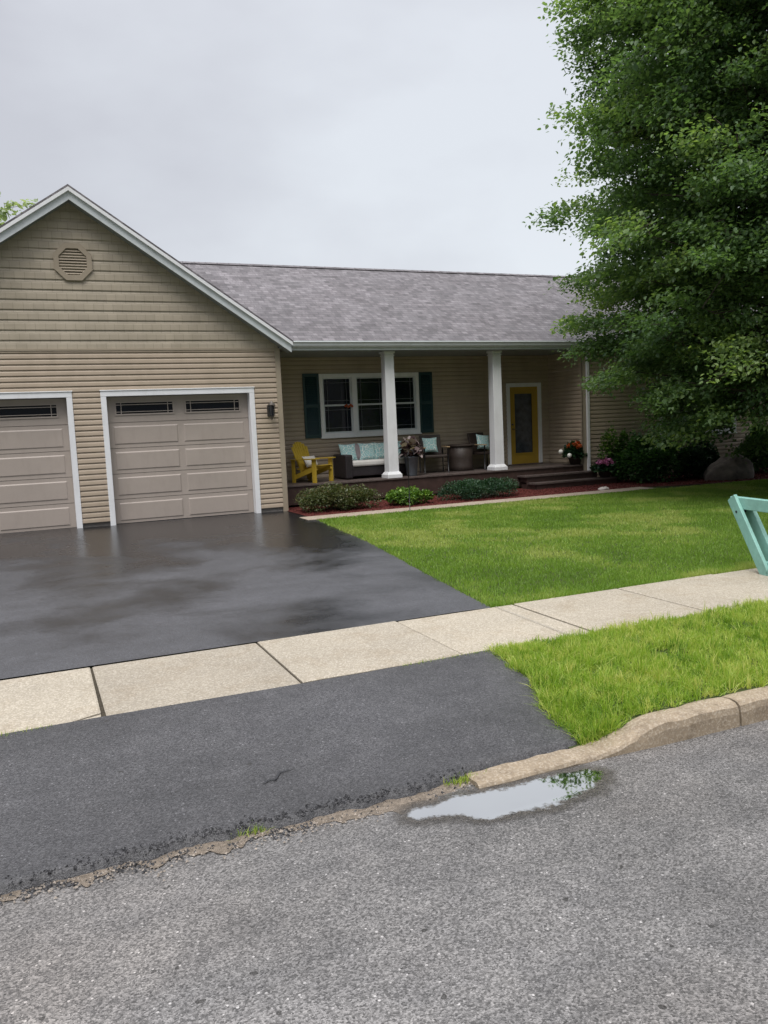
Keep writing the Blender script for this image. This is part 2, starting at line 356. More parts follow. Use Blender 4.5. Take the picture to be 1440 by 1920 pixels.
def np_mesh(name, V, Q, mat, parent=None, tone=None, smooth=False):
    me = bpy.data.meshes.new(name); V = np.asarray(V, np.float32); Q = np.asarray(Q, np.int32); k = Q.shape[1]
    me.vertices.add(len(V)); me.vertices.foreach_set('co', V.ravel())
    me.loops.add(Q.size); me.loops.foreach_set('vertex_index', Q.ravel())
    me.polygons.add(len(Q)); me.polygons.foreach_set('loop_start', np.arange(0, Q.size, k, dtype=np.int32)); me.polygons.foreach_set('loop_total', np.full(len(Q), k, np.int32))
    if tone is not None:
        a = me.attributes.new('tone', 'FLOAT', 'POINT'); a.data.foreach_set('value', np.asarray(tone, np.float32))
    me.update(calc_edges=True)
    if smooth: me.polygons.foreach_set('use_smooth', np.ones(len(Q), bool))
    me.materials.append(MT[mat]); o = bpy.data.objects.new(name, me); COL.objects.link(o)
    if parent: o.parent = parent
    return o

def tag(o, label=None, cat=None, group=None, kind=None):
    if label: o['label'] = label
    if cat: o['category'] = cat
    if group: o['group'] = group
    if kind: o['kind'] = kind
    return o
def thing(name, label, cat, loc=(0, 0, 0), rz=0, group=None):
    o = bpy.data.objects.new(name, None); COL.objects.link(o); o.location = loc; o.rotation_euler = (0, 0, rz)
    o.empty_display_size = .2
    return tag(o, label, cat, group)
def structure(o): o['kind'] = 'structure'; return o
def sstep(a, b, x): t = np.clip((x-a)/(b-a), 0, 1); return t*t*(3-2*t)
def vnoise(x, seed=0):   # smooth 1D noise
    x = np.asarray(x, float); i = np.floor(x).astype(int); f = x-i; f = f*f*(3-2*f)
    h = lambda n: np.modf(np.abs(np.sin((n+seed*57.3)*12.9898)*43758.5453))[0]
    return h(i)*(1-f)+h(i+1)*f

# ---------------------------------------------------------------- ground, road, paving
def kerb_top(x):
    return -.105 + .105*sstep(-2.10, -1.62, x)
def gz(x, y):            # surface height between sidewalk and kerb
    t = np.clip((-11.06-y)/1.5, 0, 1)**1.3
    return np.where(np.asarray(x) > -9.2, kerb_top(x), 0.0)*t
def road_z(y): return -.135 + .012*np.clip(-12.75-np.asarray(y), 0, 3.3)
def apron_edge(x): return -12.60 - .03*np.sin(x*1.3) + .07*(vnoise(x*2.3, 3)-.5) + .05*(vnoise(x*9, 5)-.5) + .02*(vnoise(x*40, 6)-.5)
def drive_edge(y): # right edge of driveway
    return np.interp(y, [-9.9, -8, -5.5, -2, -1], [-1.05, -.78, -.38, -.02, .0]) + .02*(vnoise(np.asarray(y)*3, 8)-.5)
def apron_right(y): return np.interp(y, [-12.65, -12.2, -11.7, -11.15], [-2.13, -2.04, -1.86, -1.78]) + .03*(vnoise(np.asarray(y)*7, 9)-.5)

g = MB()
ys = [400, -11.03, -11.05, -19.5, -19.55, -400]; zs = [-.004, -.004, -.26, -.26, 0, 0]
for i in range(5):
    g.add([(-400, ys[i], zs[i]), (400, ys[i], zs[i]), (400, ys[i+1], zs[i+1]), (-400, ys[i+1], zs[i+1])], [(0, 3, 2, 1)])
structure(g.build('ground', 'soil'))

def grid(name, mat, xs, ys, zf, clip=None, parent=None):
    X, Y = np.meshgrid(xs, ys); Z = zf(X, Y); V = np.stack([X, Y, Z], -1).reshape(-1, 3); nx = len(xs)
    Q = [(j*nx+i, j*nx+i+1, (j+1)*nx+i+1, (j+1)*nx+i) for j in range(len(ys)-1) for i in range(nx-1)
         if clip is None or clip((xs[i]+xs[i+1])/2, (ys[j]+ys[j+1])/2)]
    return np_mesh(name, V, Q, mat, smooth=True)
# road
xs = np.concatenate([np.linspace(-200, -12, 12), np.linspace(-10, 8, 60), np.linspace(12, 200, 12)]); ys_ = np.concatenate([np.linspace(-19.4, -13, 12), [-12.8, -12.5]])
structure(grid('road', 'road', xs, ys_, lambda x, y: road_z(y) + .004*(np.sin(x*1.7+y)*np.sin(y*2.3))))
# verge base
structure(grid('verge', 'soil', np.concatenate([np.linspace(-200, -14, 8), np.linspace(-12, 8, 160), np.linspace(10, 200, 8)]), np.linspace(-12.60, -11.04, 16), lambda x, y: gz(x, y) - .008, lambda x, y: x < -7.8 or x > apron_right(y)-.03))
# driveway: follows its curved right edge
ys2 = np.linspace(-9.84, .14, 60); n = 40; V = []; 
for y in ys2:
    xr = float(drive_edge(y)) + .0
    for k in range(n+1):
        x = -8.0 + (xr+8.0)*(k/n)**.8; edge = min(1, (xr-x)/.25)
        V.append((x, y, .004 + .012*edge + .004*math.sin(x*.9+y*.6)*edge))
Q = [(j*(n+1)+i, j*(n+1)+i+1, (j+1)*(n+1)+i+1, (j+1)*(n+1)+i) for j in range(len(ys2)-1) for i in range(n)]
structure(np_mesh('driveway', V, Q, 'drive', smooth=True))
# apron with a ragged broken lower edge
xs3 = np.linspace(-8.0, -1.7, 420); rows = 26; V = []
for j in range(rows+1):
    for x in xs3:
        xr = x
        ye = float(apron_edge(x)) if x < -2.86 else -12.555+.015*float(vnoise(x*12, 4))
        y = -11.04 + (ye+11.04)*(j/rows)
        V.append((min(xr, float(apron_right(y))), y, float(gz(min(xr, -2.15), y)) + .012 + .004*math.sin(x*2+y*3)))
for x in xs3:   # torn edge drops to the road
    ye = float(apron_edge(x)) - .012 if x < -2.86 else -12.57
    V.append((min(x, float(apron_right(-12.6))), ye, float(road_z(ye)) - .02))
nx = len(xs3); Q = [(j*nx+i, (j+1)*nx+i, (j+1)*nx+i+1, j*nx+i+1) for j in range(rows+1) for i in range(nx-1) if xs3[i] < float(apron_right(-11.04-1.56*j/rows))+.02]
structure(np_mesh('driveway_apron', V, Q, 'apron', smooth=True))
# sidewalk slabs
sw = MB(); joints = [-42+1.25*k for k in range(0, 26)]
jx = [-9.5, -8.25, -7.0, -5.75, -4.50, -3.24, -2.0, -.82, .38, 1.6, 2.85, 4.1, 5.35, 6.6, 7.85, 9.1, 10.35, 11.6, 12.85, 14.1, 15.35, 16.6]
jx = [-9.5-1.25*k for k in range(40, 0, -1)] + jx + [16.6+1.25*k for k in range(1, 40)]
for a, b in zip(jx, jx[1:]):
    g2 = .0085; z = .016 + .003*math.sin(a*7.1); dz = .003*math.sin(a*3.3)
    y0, y1 = -11.045, -9.855
    if abs(a+5.75) < .01:     # broken corner
        pts = [(a+g2, y0), (b-.26, y0), (b-.20, y0+.02), (b-g2-.01, y0+.10), (b-g2, y1), (a+g2, y1)]
    else:
        pts = [(a+g2, y0), ]
        for k in range(1, 8): pts.append((a+(b-a)*k/8, y0+.012*(vnoise(a*9+k*2.1, 2)-.3)))
        pts += [(b-g2, y0+.004), (b-g2, y1), (a+g2, y1)]
    nn = len(pts); ee = .012
    cx = sum(p[0] for p in pts)/nn; cy = sum(p[1] for p in pts)/nn
    ins = [(p[0]+(ee if p[0] < a+.05 else -ee if p[0] > b-.05 else 0), p[1]+(ee if p[1] < cy else -ee)) for p in pts]
    vs = [(x, y, -.06) for x, y in pts] + [(x, y, z-.006) for x, y in pts] + [(x, y, z + (dz if x > cx else 0)) for x, y in ins]
    fs = [tuple(range(2*nn, 3*nn))] + [(i, (i+1) % nn, nn+(i+1) % nn, nn+i) for i in range(nn)] + [(nn+i, nn+(i+1) % nn, 2*nn+(i+1) % nn, 2*nn+i) for i in range(nn)]
    sw.add(vs, fs)
structure(sw.build('sidewalk', 'walk'))
b = MB(); b.add([(-60, -11.05, .001), (60, -11.05, .001), (60, -9.85, .001), (-60, -9.85, .001)], [(0, 1, 2, 3)]); structure(b.build('sidewalk_bed', 'joint'))
jl = MB(); jl.add([(-1.062, -11.04, .0225), (-1.056, -11.04, .0225), (-1.016, -9.87, .0225), (-1.022, -9.87, .0225)], [(0, 1, 2, 3)])
structure(jl.build('sidewalk_joint', 'foundation'))
# fragment of the broken slab corner
fr = MB(); fr.add([(-4.74, -11.05, -.02), (-4.53, -11.06, -.02), (-4.52, -10.97, -.02), (-4.75, -11.045, .004), (-4.525, -11.055, .004), (-4.52, -10.965, .006)], [(3, 4, 5), (0, 1, 4, 3), (1, 2, 5, 4), (2, 0, 3, 5)])
structure(fr.build('sidewalk_chip', 'walk'))

# kerb, swept with a dropped section at the driveway
def kerb_piece(name, x0, x1, n, zf, label=None):
    V = []; prof = [(-12.735, 'b'), (-12.738, -.055), (-12.728, -.018), (-12.705, -.003), (-12.66, 0), (-12.60, .0), (-12.578, -.008), (-12.57, -.05), (-12.57, -.3)]
    for i in range(n+1):
        x = x0+(x1-x0)*i/n; zt = float(zf(x)); wob = .010*(float(vnoise(x*6, 11))-.5)
        low = max(0., min(1., -zt/.1))
        for y, dz in prof:
            if dz == 'b': V.append((x, y-.012*(1-low), -.17))
            else: V.append((x, y + wob + (0 if y > -12.6 else .0), zt + (dz*.4 if low > .5 and dz > -.2 else dz) + .012*(float(vnoise(x*14+y*30, 13))-.5)))
    m_ = len(prof); Q = [(i*m_+k, (i+1)*m_+k, (i+1)*m_+k+1, i*m_+k+1) for i in range(n) for k in range(m_-1)]
    b = MB(); b.add(V, Q); b.add([V[k] for k in range(m_)], [tuple(range(m_))]); b.add([V[n*m_+k] for k in range(m_)], [tuple(reversed(range(m_)))])
    return structure(b.build(name, 'kerb', smooth=False))
kerb_piece('kerb', -2.86, -1.108, 70, kerb_top)
kerb_piece('kerb', -1.092, 1.9, 60, lambda x: .0)
for k in range(10): kerb_piece('kerb', 1.916+3.05*k, 4.95+3.05*k, 6, lambda x: 0)
kerb_piece('kerb', -9.2, -8.0, 12, lambda x: -.1*float(sstep(-9.0, -8.3, x)))
for k in range(8): kerb_piece('kerb', -12.2-3.05*k, -9.216-3.05*k, 6, lambda x: 0)

# silt and grit along the broken edge
V = []; xs4 = np.linspace(-7.9, -2.7, 900)
for x in xs4:
    ye = float(apron_edge(x)) if x < -2.86 else -12.70
    w = max(.0, .10*float(vnoise(x*1.7, 21)) + .09*(float(vnoise(x*7, 22))-.45) + .05*(float(vnoise(x*29, 23))-.5) + .08*math.exp(-((x+3.3)/.35)**2)); w *= min(1, (x+8)/.3, max(.15, (-2.65-x)/.5))
    for t in (0, .5, 1):
        y = ye+.03 - (w+.03)*t; V.append((x, y, float(road_z(y)) + .012*(1-t) + .003))
Q = [(i*3+k, i*3+k+1, (i+1)*3+k+1, (i+1)*3+k) for i in range(len(xs4)-1) for k in range(2)]
structure(np_mesh('gutter_silt', V, Q, 'debris', smooth=True))
def pebbles(name, n, place, smin, smax, mat, label, cat):
    b = MB()
    for _ in range(n):
        x, y, z = place(); r = smin*(smax/smin)**random.random(); a = random.random()*6
        pts = [(math.cos(a+k*2.09)*r*random.uniform(.7, 1.2), math.sin(a+k*2.09)*r*random.uniform(.6, 1.1), 0) for k in range(3)]
        top = (random.uniform(-.3, .3)*r, random.uniform(-.3, .3)*r, r*random.uniform(.5, .9))
        b.add([(x+p[0], y+p[1], z+p[2]-r*.1) for p in pts] + [(x+top[0], y+top[1], z+top[2])], [(0, 1, 3), (1, 2, 3), (2, 0, 3)])
    o = b.build(name, mat); tag(o, label, cat, kind='stuff'); return o
def pl_g():
    x = random.uniform(-7.5, -2.75); y = float(apron_edge(x)) - abs(random.gauss(0, .06)) + .01; return x, y, float(road_z(y))+.006
pebbles('grit', 2600, pl_g, .003, .010, 'gravel', 'grit and small stones lying in the gap below the worn driveway apron', 'grit')

def pl_a():
    x = random.uniform(-7.5, -2.85); y = float(apron_edge(x)) + random.gauss(.0, .035); return x, y, (float(gz(min(x, -2.15), y))+.012 if y > float(apron_edge(x)) else float(road_z(y))+.004)
pebbles('asphalt_crumbs', 3200, pl_a, .004, .016, 'apron', 'broken crumbs of dark asphalt along the lower edge of the apron', 'rubble')
# puddle
pts = [(-3.295, -12.782), (-3.306, -12.865), (-3.122, -12.935), (-2.981, -13.045), (-2.84, -13.062), (-2.655, -13.064), (-2.45, -13.05), (-2.36, -13.02), (-2.25, -12.95), (-2.20, -12.87), (-2.25, -12.80), (-2.415, -12.775), (-2.562, -12.775), (-2.744, -12.77), (-2.928, -12.747), (-3.124, -12.744)]
def smooth_poly(pts, k=5):
    out = []; n = len(pts)
    for i in range(n):
        p0, p1, p2, p3 = (Vector(pts[(i+d) % n]) for d in (-1, 0, 1, 2))
        for j in range(k):
            t = j/k; out.append(.5*((2*p1)+(-p0+p2)*t+(2*p0-5*p1+4*p2-p3)*t*t+(-p0+3*p1-3*p2+p3)*t**3))
    return [(p.x+random.uniform(-.005, .005), p.y+random.uniform(-.004, .004)) for p in out]
sp = smooth_poly(pts); pz = -.1255
def poly_sd(px, py, poly):
    A = np.array(poly); B = np.roll(A, -1, 0); dmin = np.full(px.shape, 9.0); ins = np.zeros(px.shape, bool)
    for (ax, ay), (bx, by) in zip(A, B):
        ex, ey = bx-ax, by-ay; t = np.clip(((px-ax)*ex+(py-ay)*ey)/(ex*ex+ey*ey+1e-12), 0, 1)
        dmin = np.minimum(dmin, np.hypot(px-ax-t*ex, py-ay-t*ey))
        c_ = ((ay > py) != (by > py)) & (px < ex*(py-ay)/(ey+1e-12)+ax); ins ^= c_
    return np.where(ins, dmin, -dmin)
gx_ = np.linspace(-3.62, -1.75, 190); gy_ = np.linspace(-13.30, -12.70, 64); GX, GY = np.meshgrid(gx_, gy_)
SD = poly_sd(GX, GY, sp); keepf = lambda i, j: SD[j:j+2, i:i+2].max() > -.17
nx = len(gx_)
Q = [(j*nx+i, j*nx+i+1, (j+1)*nx+i+1, (j+1)*nx+i) for j in range(len(gy_)-1) for i in range(nx-1) if keepf(i, j)]
Vp = np.stack([GX, GY, np.maximum(np.full(GX.shape, pz), road_z(GY)+.0065)], -1).reshape(-1, 3)
structure(np_mesh('puddle', Vp, Q, 'water', tone=SD.ravel()))

# crack and worn scab on the apron
def crack(pts, w):
    b = MB(); P = [(x, y, float(gz(x, y))+.0185) for x, y in pts]
    for (a, c_), (ww, w2) in zip(zip(P, P[1:]), zip([w*.2]+[w]*(len(P)-2), [w]*(len(P)-2)+[w*.2])):
        d = Vector(c_)-Vector(a); n_ = Vector((-d.y, d.x, 0)).normalized()
        b.add([Vector(a)+n_*ww, Vector(a)-n_*ww, Vector(c_)-n_*w2, Vector(c_)+n_*w2], [(0, 1, 2, 3)])
    return structure(b.build('apron_crack', 'black'))
crack([(-3.86, -12.28), (-3.81, -12.25), (-3.78, -12.26), (-3.74, -12.20), (-3.66, -12.19)], .006)

# garden path, beds
b = MB()
for x0, x1 in [(k*1.02-.18, k*1.02+.83) for k in range(8)]:
    b.box(x0, x1, -1.95, -1.42, -.02, .018)
structure(b.build('garden_path', 'path', bevel=.006))
bed = MB()
bedpts = [(.0, -1.40), (7.98, -1.42), (8.6, -1.7), (9.6, -1.95), (11, -2.1), (17, -2.1), (17, .72), (.0, .72)]
bed.add([(x, y, .012) for x, y in bedpts], [tuple(range(len(bedpts)))])
structure(bed.build('mulch_bed', 'mulch'))
def pl_m():
    while 1:
        x = random.uniform(.05, 14); y = random.uniform(-2.05, .0)
        if y > (-1.38 if x < 8 else -1.42-.65*min(1, (x-8)/3)): return x, y, .012
pebbles('mulch', 5200, pl_m, .018, .045, 'mulch', 'loose red bark chips spread over the beds along the house', 'mulch')

# ---------------------------------------------------------------- house
H = thing('house', 'tan single storey house with double garage gable, grey shingle roof and front porch', 'house')
CH = .1016
def siding(b, o, u, nrm, x0, x1, z0, z1, holes=(), ch=CH, out=.024, lim=None, z_ref=None):
    """courses of clapboard on a wall: o + u*x + z, normal nrm; lim(z)->(xa,xb) clips a gable"""
    o, u, nrm = Vector(o), Vector(u), Vector(nrm); up = Vector((0, 0, 1))
    zr = z0 if z_ref is None else z_ref
    prof = [(0, .20), (0.0, 1.0), (.08, 1.03), (.55, .86), (.72, .55), (.86, .16), (1, .14)]
    k0 = math.floor((z0-zr)/ch+1e-6); z = zr + k0*ch
    cuts = sorted({h[2] for h in holes} | {h[3] for h in holes})
    while z < z1-1e-4:
        bands = [max(z, z0)] + [c for c in cuts if max(z, z0)+1e-4 < c < min(z+ch, z1)-1e-4] + [min(z+ch, z1)]
        for a, c_ in zip(bands, bands[1:]):
            mid = (a+c_)/2; xa, xb = x0, x1
            iv = [(xa, xb)]
            for h in holes:
                if h[2] < mid < h[3]:
                    iv = [p for q_ in iv for p in ((q_[0], min(q_[1], h[0])), (max(q_[0], h[1]), q_[1])) if p[1]-p[0] > 1e-4]
            ta, tb = (a-z)/ch, (c_-z)/ch
            pr = [p for p in prof if ta-1e-6 <= p[0] <= tb+1e-6]
            f = lambda t: float(np.interp(t, [p[0] for p in prof[1:]], [p[1] for p in prof[1:]]))
            if not pr or pr[0][0] > ta+1e-6: pr = [(ta, f(ta))] + pr
            if pr[-1][0] < tb-1e-6: pr = pr + [(tb, f(tb))]
            for p, q_ in iv:
                vs = []
                for t, of in pr:
                    zz = z+t*ch; l, r = p, q_
                    if lim: la, lb = lim(zz); l, r = max(l, la), min(r, lb); r = max(l, r)
                    vs += [o+u*l+up*zz+nrm*(of*out), o+u*r+up*zz+nrm*(of*out)]
                n_ = len(pr); b.add(vs, [(2*i, 2*i+1, 2*i+3, 2*i+2) for i in range(n_-1)])
        z += ch

G0, G1, GC = -7.52, 0.0, -3.76            # garage extent
D2 = (-3.37, -.644); D1 = (-6.876, -4.15)   # door openings
D1 = (-4.066-2.726, -4.066)
DH = 2.44
AP, SL = 6.10, .680                        # apex height, slope
def roofz(x): return AP - SL*abs(x-GC)
# walls
b = MB(); siding(b, (0, 0, 0), (1, 0, 0), (0, -1, 0), G0, G1, .10, 3.30, [(D1[0]-.10, D1[1]+.10, 0, DH+.10), (D2[0]-.10, D2[1]+.10, 0, DH+.10)], z_ref=0)
for xx, nn in ((G0, -1), (G1, 1)):
    siding(b, (xx, 0, 0), (0, 1, 0), (nn, 0, 0), 0, 7.2, .10, 3.40, z_ref=0)
b.build('garage_wall', 'siding', H)
b = MB(); siding(b, (0, -.004, 0), (1, 0, 0), (0, -1, 0), G0, G1, 3.30, AP-.12, ch=.18, out=.018, lim=lambda z: (GC-(AP-.10-z)/SL, GC+(AP-.10-z)/SL), z_ref=3.30)
b.build('gable_shakes', 'shake', H)
b = MB(); b.box(G0, D1[0]-.1, .02, .12, -.1, .12).box(D1[1]+.1, D2[0]-.1, .02, .12, -.1, .12).box(D2[1]+.1, G1-.01, .02, .12, -.1, .12)
b.box(G0+.01, D1[0]-.02, .021, .12, .12, 3.3).box(D1[1]+.02, D2[0]-.02, .021, .12, .12, 3.3).box(D2[1]+.02, G1-.01, .021, .12, .12, 3.3).box(D1[0]-.02, D1[1]+.02, .021, .12, DH+.02, 3.3).box(D2[0]-.02, D2[1]+.02, .021, .12, DH+.02, 3.3)
b.build('foundation', 'foundation', H)
b = MB(); b.add([(G0+.03, 7.1, -.1), (G1-.03, 7.1, -.1), (G1-.03, 7.1, 3.45), (GC, 7.1, AP-.05), (G0+.03, 7.1, 3.45), (G0+.03, 7.2, -.1), (G1-.03, 7.2, -.1), (G1-.03, 7.2, 3.45), (GC, 7.2, AP-.05), (G0+.03, 7.2, 3.45)], [(4, 3, 2, 1, 0), (5, 6, 7, 8, 9), (0, 1, 6, 5), (1, 2, 7, 6), (0, 5, 9, 4)])
b.box(G0+.02, G0+.08, .13, 7.09, -.1, 3.44).box(G1-.09, G1-.03, .13, 7.09, -.1, 3.44)
b.build('garage_core', 'foundation', H)
b = MB(); siding(b, (0, 7.22, 0), (1, 0, 0), (0, 1, 0), G0, G1, .1, AP-.1, lim=lambda z: (G0, G1) if z < 3.4 else (GC-(AP-.1-z)/SL, GC+(AP-.1-z)/SL), z_ref=0); b.build('garage_back_wall', 'siding', H)
b = MB(); b.box(G1-.075, G1+.030, -.034, -.003, -.0, 3.284).box(G1+.0, G1+.0301, -.003, .08, 0, 3.284); b.build('corner_trim', 'tantrim', H)
b = MB(); b.box(G0-.030, G0+.075, -.034, -.003, 0, 3.284); b.build('corner_trim', 'tantrim', H)
b = MB(); b.box(G0-.03, G1+.03, -.034, -.004, 3.285, 3.318); b.build('transition_trim', 'tantrim', H)

# garage roof: two slabs with overhang
rt = .10
def slab(b, side, y0, y1, z_off=0, x_out=4.0):
    xe = GC+side*x_out; ze = AP - SL*x_out
    top = [(GC, y0, AP+z_off), (xe, y0, ze+z_off), (xe, y1, ze+z_off), (GC, y1, AP+z_off)]
    bot = [(x, y, z-.035) for x, y, z in top]
    b.add(top+bot, [(0, 1, 2, 3) if side > 0 else (3, 2, 1, 0), (4, 7, 6, 5), (0, 4, 5, 1), (1, 5, 6, 2), (2, 6, 7, 3), (3, 7, 4, 0)])
b = MB(); slab(b, 1, -.33, 7.4, .055); slab(b, -1, -.33, 7.4, .055); b.build('garage_roof', 'roof_y', H)
# rake boards (fascia) with a narrower shadow board
def rake(b, side, y0, y1, zt, zb, x_out=3.96):
    xe = GC+side*x_out
    f = lambda x, dz: (x, AP - SL*abs(x-GC) + dz)
    P = [f(GC, zt), f(xe, zt), f(xe, zb), f(GC, zb)]
    vs = [(x, y0, z) for x, z in P] + [(x, y1, z) for x, z in P]
    b.add(vs, [(0, 1, 2, 3), (7, 6, 5, 4), (0, 4, 5, 1), (1, 5, 6, 2), (2, 6, 7, 3)])
b = MB(); rake(b, 1, -.30, -.27, .015, -.20); rake(b, -1, -.30, -.27, .015, -.20); b.build('rake_board', 'gutterwhite', H)
b = MB(); rake(b, 1, -.345, -.301, .012, -.055, 3.98); rake(b, -1, -.345, -.301, .012, -.055, 3.98); b.build('rake_moulding', 'white', H)
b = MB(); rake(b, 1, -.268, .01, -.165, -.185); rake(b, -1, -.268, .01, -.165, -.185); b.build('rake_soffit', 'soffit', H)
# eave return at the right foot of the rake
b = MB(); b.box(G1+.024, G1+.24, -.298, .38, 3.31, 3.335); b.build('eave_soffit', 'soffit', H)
# vent
v0 = (GC-.0, 4.87)
def octa(r, y0, y1, r2=None):
    b = MB(); A = [(v0[0]+r*math.cos(PI/8+k*PI/4), v0[1]+r*math.sin(PI/8+k*PI/4)) for k in range(8)]
    if r2 is None:
        b.add([(x, y0, z) for x, z in A]+[(x, y1, z) for x, z in A], [tuple(range(8)), tuple(range(15, 7, -1))] + [(i, (i+1) % 8, 8+(i+1) % 8, 8+i) for i in range(8)])
    else:
        B = [(v0[0]+r2*math.cos(PI/8+k*PI/4), v0[1]+r2*math.sin(PI/8+k*PI/4)) for k in range(8)]
        b.add([(x, y0, z) for x, z in A]+[(x, y0, z) for x, z in B]+[(x, y1, z) for x, z in A]+[(x, y1, z) for x, z in B],
              [(i, (i+1) % 8, 8+(i+1) % 8, 8+i) for i in range(8)] + [(i, (i+1) % 8, 16+(i+1) % 8, 16+i) for i in range(8)] + [(8+i, 8+(i+1) % 8, 24+(i+1) % 8, 24+i) for i in range(8)])
    return b
vent = octa(.35, -.055, -.0, .255).build('gable_vent', 'tantrim', H, bevel=.004)
octa(.256, -.014, -.006).build('vent_back', 'deckside', vent)
b = MB()
for k in range(9):
    z = v0[1]-.215+k*.05; hw = min(.235, .40-abs(z+.02-v0[1])*1.2) ; hw = min(.235, .36-abs(z+.02-v0[1]))
    b.add([(v0[0]-hw, -.045, z), (v0[0]+hw, -.045, z), (v0[0]+hw, -.016, z+.038), (v0[0]-hw, -.016, z+.038), (v0[0]-hw, -.038, z-.004), (v0[0]+hw, -.038, z-.004), (v0[0]+hw, -.010, z+.032), (v0[0]-hw, -.010, z+.032)], [(0, 1, 2, 3), (7, 6, 5, 4), (0, 4, 5, 1)])
b.build('vent_louvres', 'tantrim', vent)

# garage doors
def garage_door(x0, x1, label):
    dy = .17
    t = MB(); w = .10
    t.box(x0-w, x0, -.035, .165, 0, DH).box(x1, x1+w, -.035, .165, 0, DH).box(x0-w, x1+w, -.037, .167, DH, DH+w)
    t.box(x0-w-.012, x1+w+.012, -.050, -.020, DH+w, DH+w+.018)
    t.build('garage_door_trim', 'white', H, bevel=.004)
    sh = DH/5; root = None
    door = MB(); xm = (x0+x1)/2
    for k in range(5):
        z0, z1 = k*sh, (k+1)*sh-.009
        if k < 4: door.box(x0, x1, dy, dy+.04, z0, z1)
        else:
            wz0, wz1 = z0+.13, z1-.09
            door.box(x0, x1, dy, dy+.04, z0, wz0).box(x0, x1, dy, dy+.04, wz1, z1)
            door.box(x0, x0+.15, dy, dy+.04, wz0, wz1).box(x1-.15, x1, dy, dy+.04, wz0, wz1).box(xm-.10, xm+.10, dy, dy+.04, wz0, wz1)
        if k < 4:
            for a, c_ in ((x0+.10, xm-.055), (xm+.055, x1-.10)):
                # stamped panel: a groove frame and a raised field
                door.frustum(a, c_, z0+.065, z1-.065, dy, .022, .011)
    d = door.build('garage_door', 'garage', H)
    if label: d['label'] = label
    for a, c_ in ((x0+.15, xm-.10), (xm+.10, x1-.15)):
        z0 = 4*sh+.13; z1 = DH-.005-.09
        fr_ = MB(); t_ = .028
        fr_.box(a, c_, dy-.015, dy+.02, z0, z0+t_).box(a, c_, dy-.015, dy+.02, z1-t_, z1).box(a, a+t_, dy-.0151, dy+.0201, z0, z1).box(c_-t_, c_, dy-.0151, dy+.0201, z0, z1)
        for zz in (z0+.065, z1-.065): fr_.box(a, c_, dy-.006, dy+.012, zz-.007, zz+.007)
        for xx in (a+.12, c_-.12): fr_.box(xx-.007, xx+.007, dy-.0065, dy+.0125, z0, z1)
        fr_.build('window_grille', 'garage', d)
        p = MB(); p.box(a, c_, dy+.022, dy+.028, z0, z1); p.build('window_pane', 'glass', d)
    s_ = MB(); s_.box(x0, x1, dy-.01, dy+.03, -.01, .022); s_.build('door_seal', 'black', d)
    h = MB(); h.box(xm-.07, xm+.07, dy-.030, dy-.020, sh+.20, sh+.225)
    return d
garage_door(*D2, 'closed beige garage door next to the porch')
garage_door(*D1, 'closed beige garage door at the left edge of the photo')

# coach lamp beside the door
L = MB(); lx, lz = -.245, 2.06
L.box(lx-.055, lx+.055, -.045, -.016, lz-.10, lz+.12)
lamp = L.build('wall_lamp', 'bronze', H, bevel=.004)
b = MB(); b.tube([(lx, -.04, lz+.04), (lx, -.10, lz+.16), (lx, -.17, lz+.17), (lx, -.18, lz+.12)], .010); b.build('lamp_arm', 'bronze', lamp, smooth=True)
b = MB(); b.tube([(lx, -.04, lz-.06), (lx, -.10, lz-.16), (lx, -.16, lz-.17), (lx, -.18, lz-.14)], .008); b.build('lamp_arm', 'bronze', lamp, smooth=True)
b = MB(); b.lathe(lx, -.18, [(.012, lz+.20), (.03, lz+.17), (.085, lz+.12), (.08, lz+.11)], 8)
for k in range(6):
    t = k*PI/3; b.tube([(lx+.07*math.cos(t), -.18+.07*math.sin(t), lz+.11), (lx+.045*math.cos(t), -.18+.045*math.sin(t), lz-.10)], .006, 5)
b.lathe(lx, -.18, [(.05, lz-.10), (.03, lz-.125), (.008, lz-.15)], 8); b.build('lamp_cage', 'bronze', lamp)
b = MB(); b.lathe(lx, -.18, [(.06, lz+.105), (.038, lz-.095)], 8); b.build('lamp_glass', 'glass', lamp)

# main house
YW, YF, DZ = 1.99, .55, .48     # recessed wall, wing front, deck height
X1 = 7.92; X2 = 17.0; YB = 9.6
win = (1.53, 4.10, 1.45, 2.92); door = (6.60, 7.66, DZ, 2.60); wing = (10.35, 13.0, 1.06, 2.6)
b = MB(); siding(b, (0, YW, 0), (1, 0, 0), (0, -1, 0), 0, X1, DZ, 3.30, [win, door], z_ref=0)
siding(b, (X1, 0, 0), (0, 1, 0), (-1, 0, 0), YF, YW, DZ-.3, 3.30, z_ref=0)
siding(b, (0, YF, 0), (1, 0, 0), (0, -1, 0), X1, X2, .10, 3.33, [wing], z_ref=0)
siding(b, (X2, 0, 0), (0, 1, 0), (1, 0, 0), YF, YB, .10, 5.9, lim=lambda z: (YF if z < 3.4 else .5+(z-3.4)/.53, YB if z < 3.4 else 9.6-(z-3.4)/.53), z_ref=0)
siding(b, (0, YB, 0), (1, 0, 0), (0, 1, 0), -1, X2, .10, 3.33, z_ref=0)
b.build('house_wall', 'siding', H)
b = MB()   # solid core behind the siding so nothing shows through
b.box(.02, win[0], YW+.06, YW+.12, 0, 3.3).box(win[1], door[0], YW+.06, YW+.12, 0, 3.3).box(door[1], X1+.1, YW+.06, YW+.12, 0, 3.3)
b.box(win[0], win[1], YW+.06, YW+.12, 0, win[2]).box(win[0], win[1], YW+.06, YW+.12, win[3], 3.3).box(door[0], door[1], YW+.06, YW+.12, door[3], 3.3)
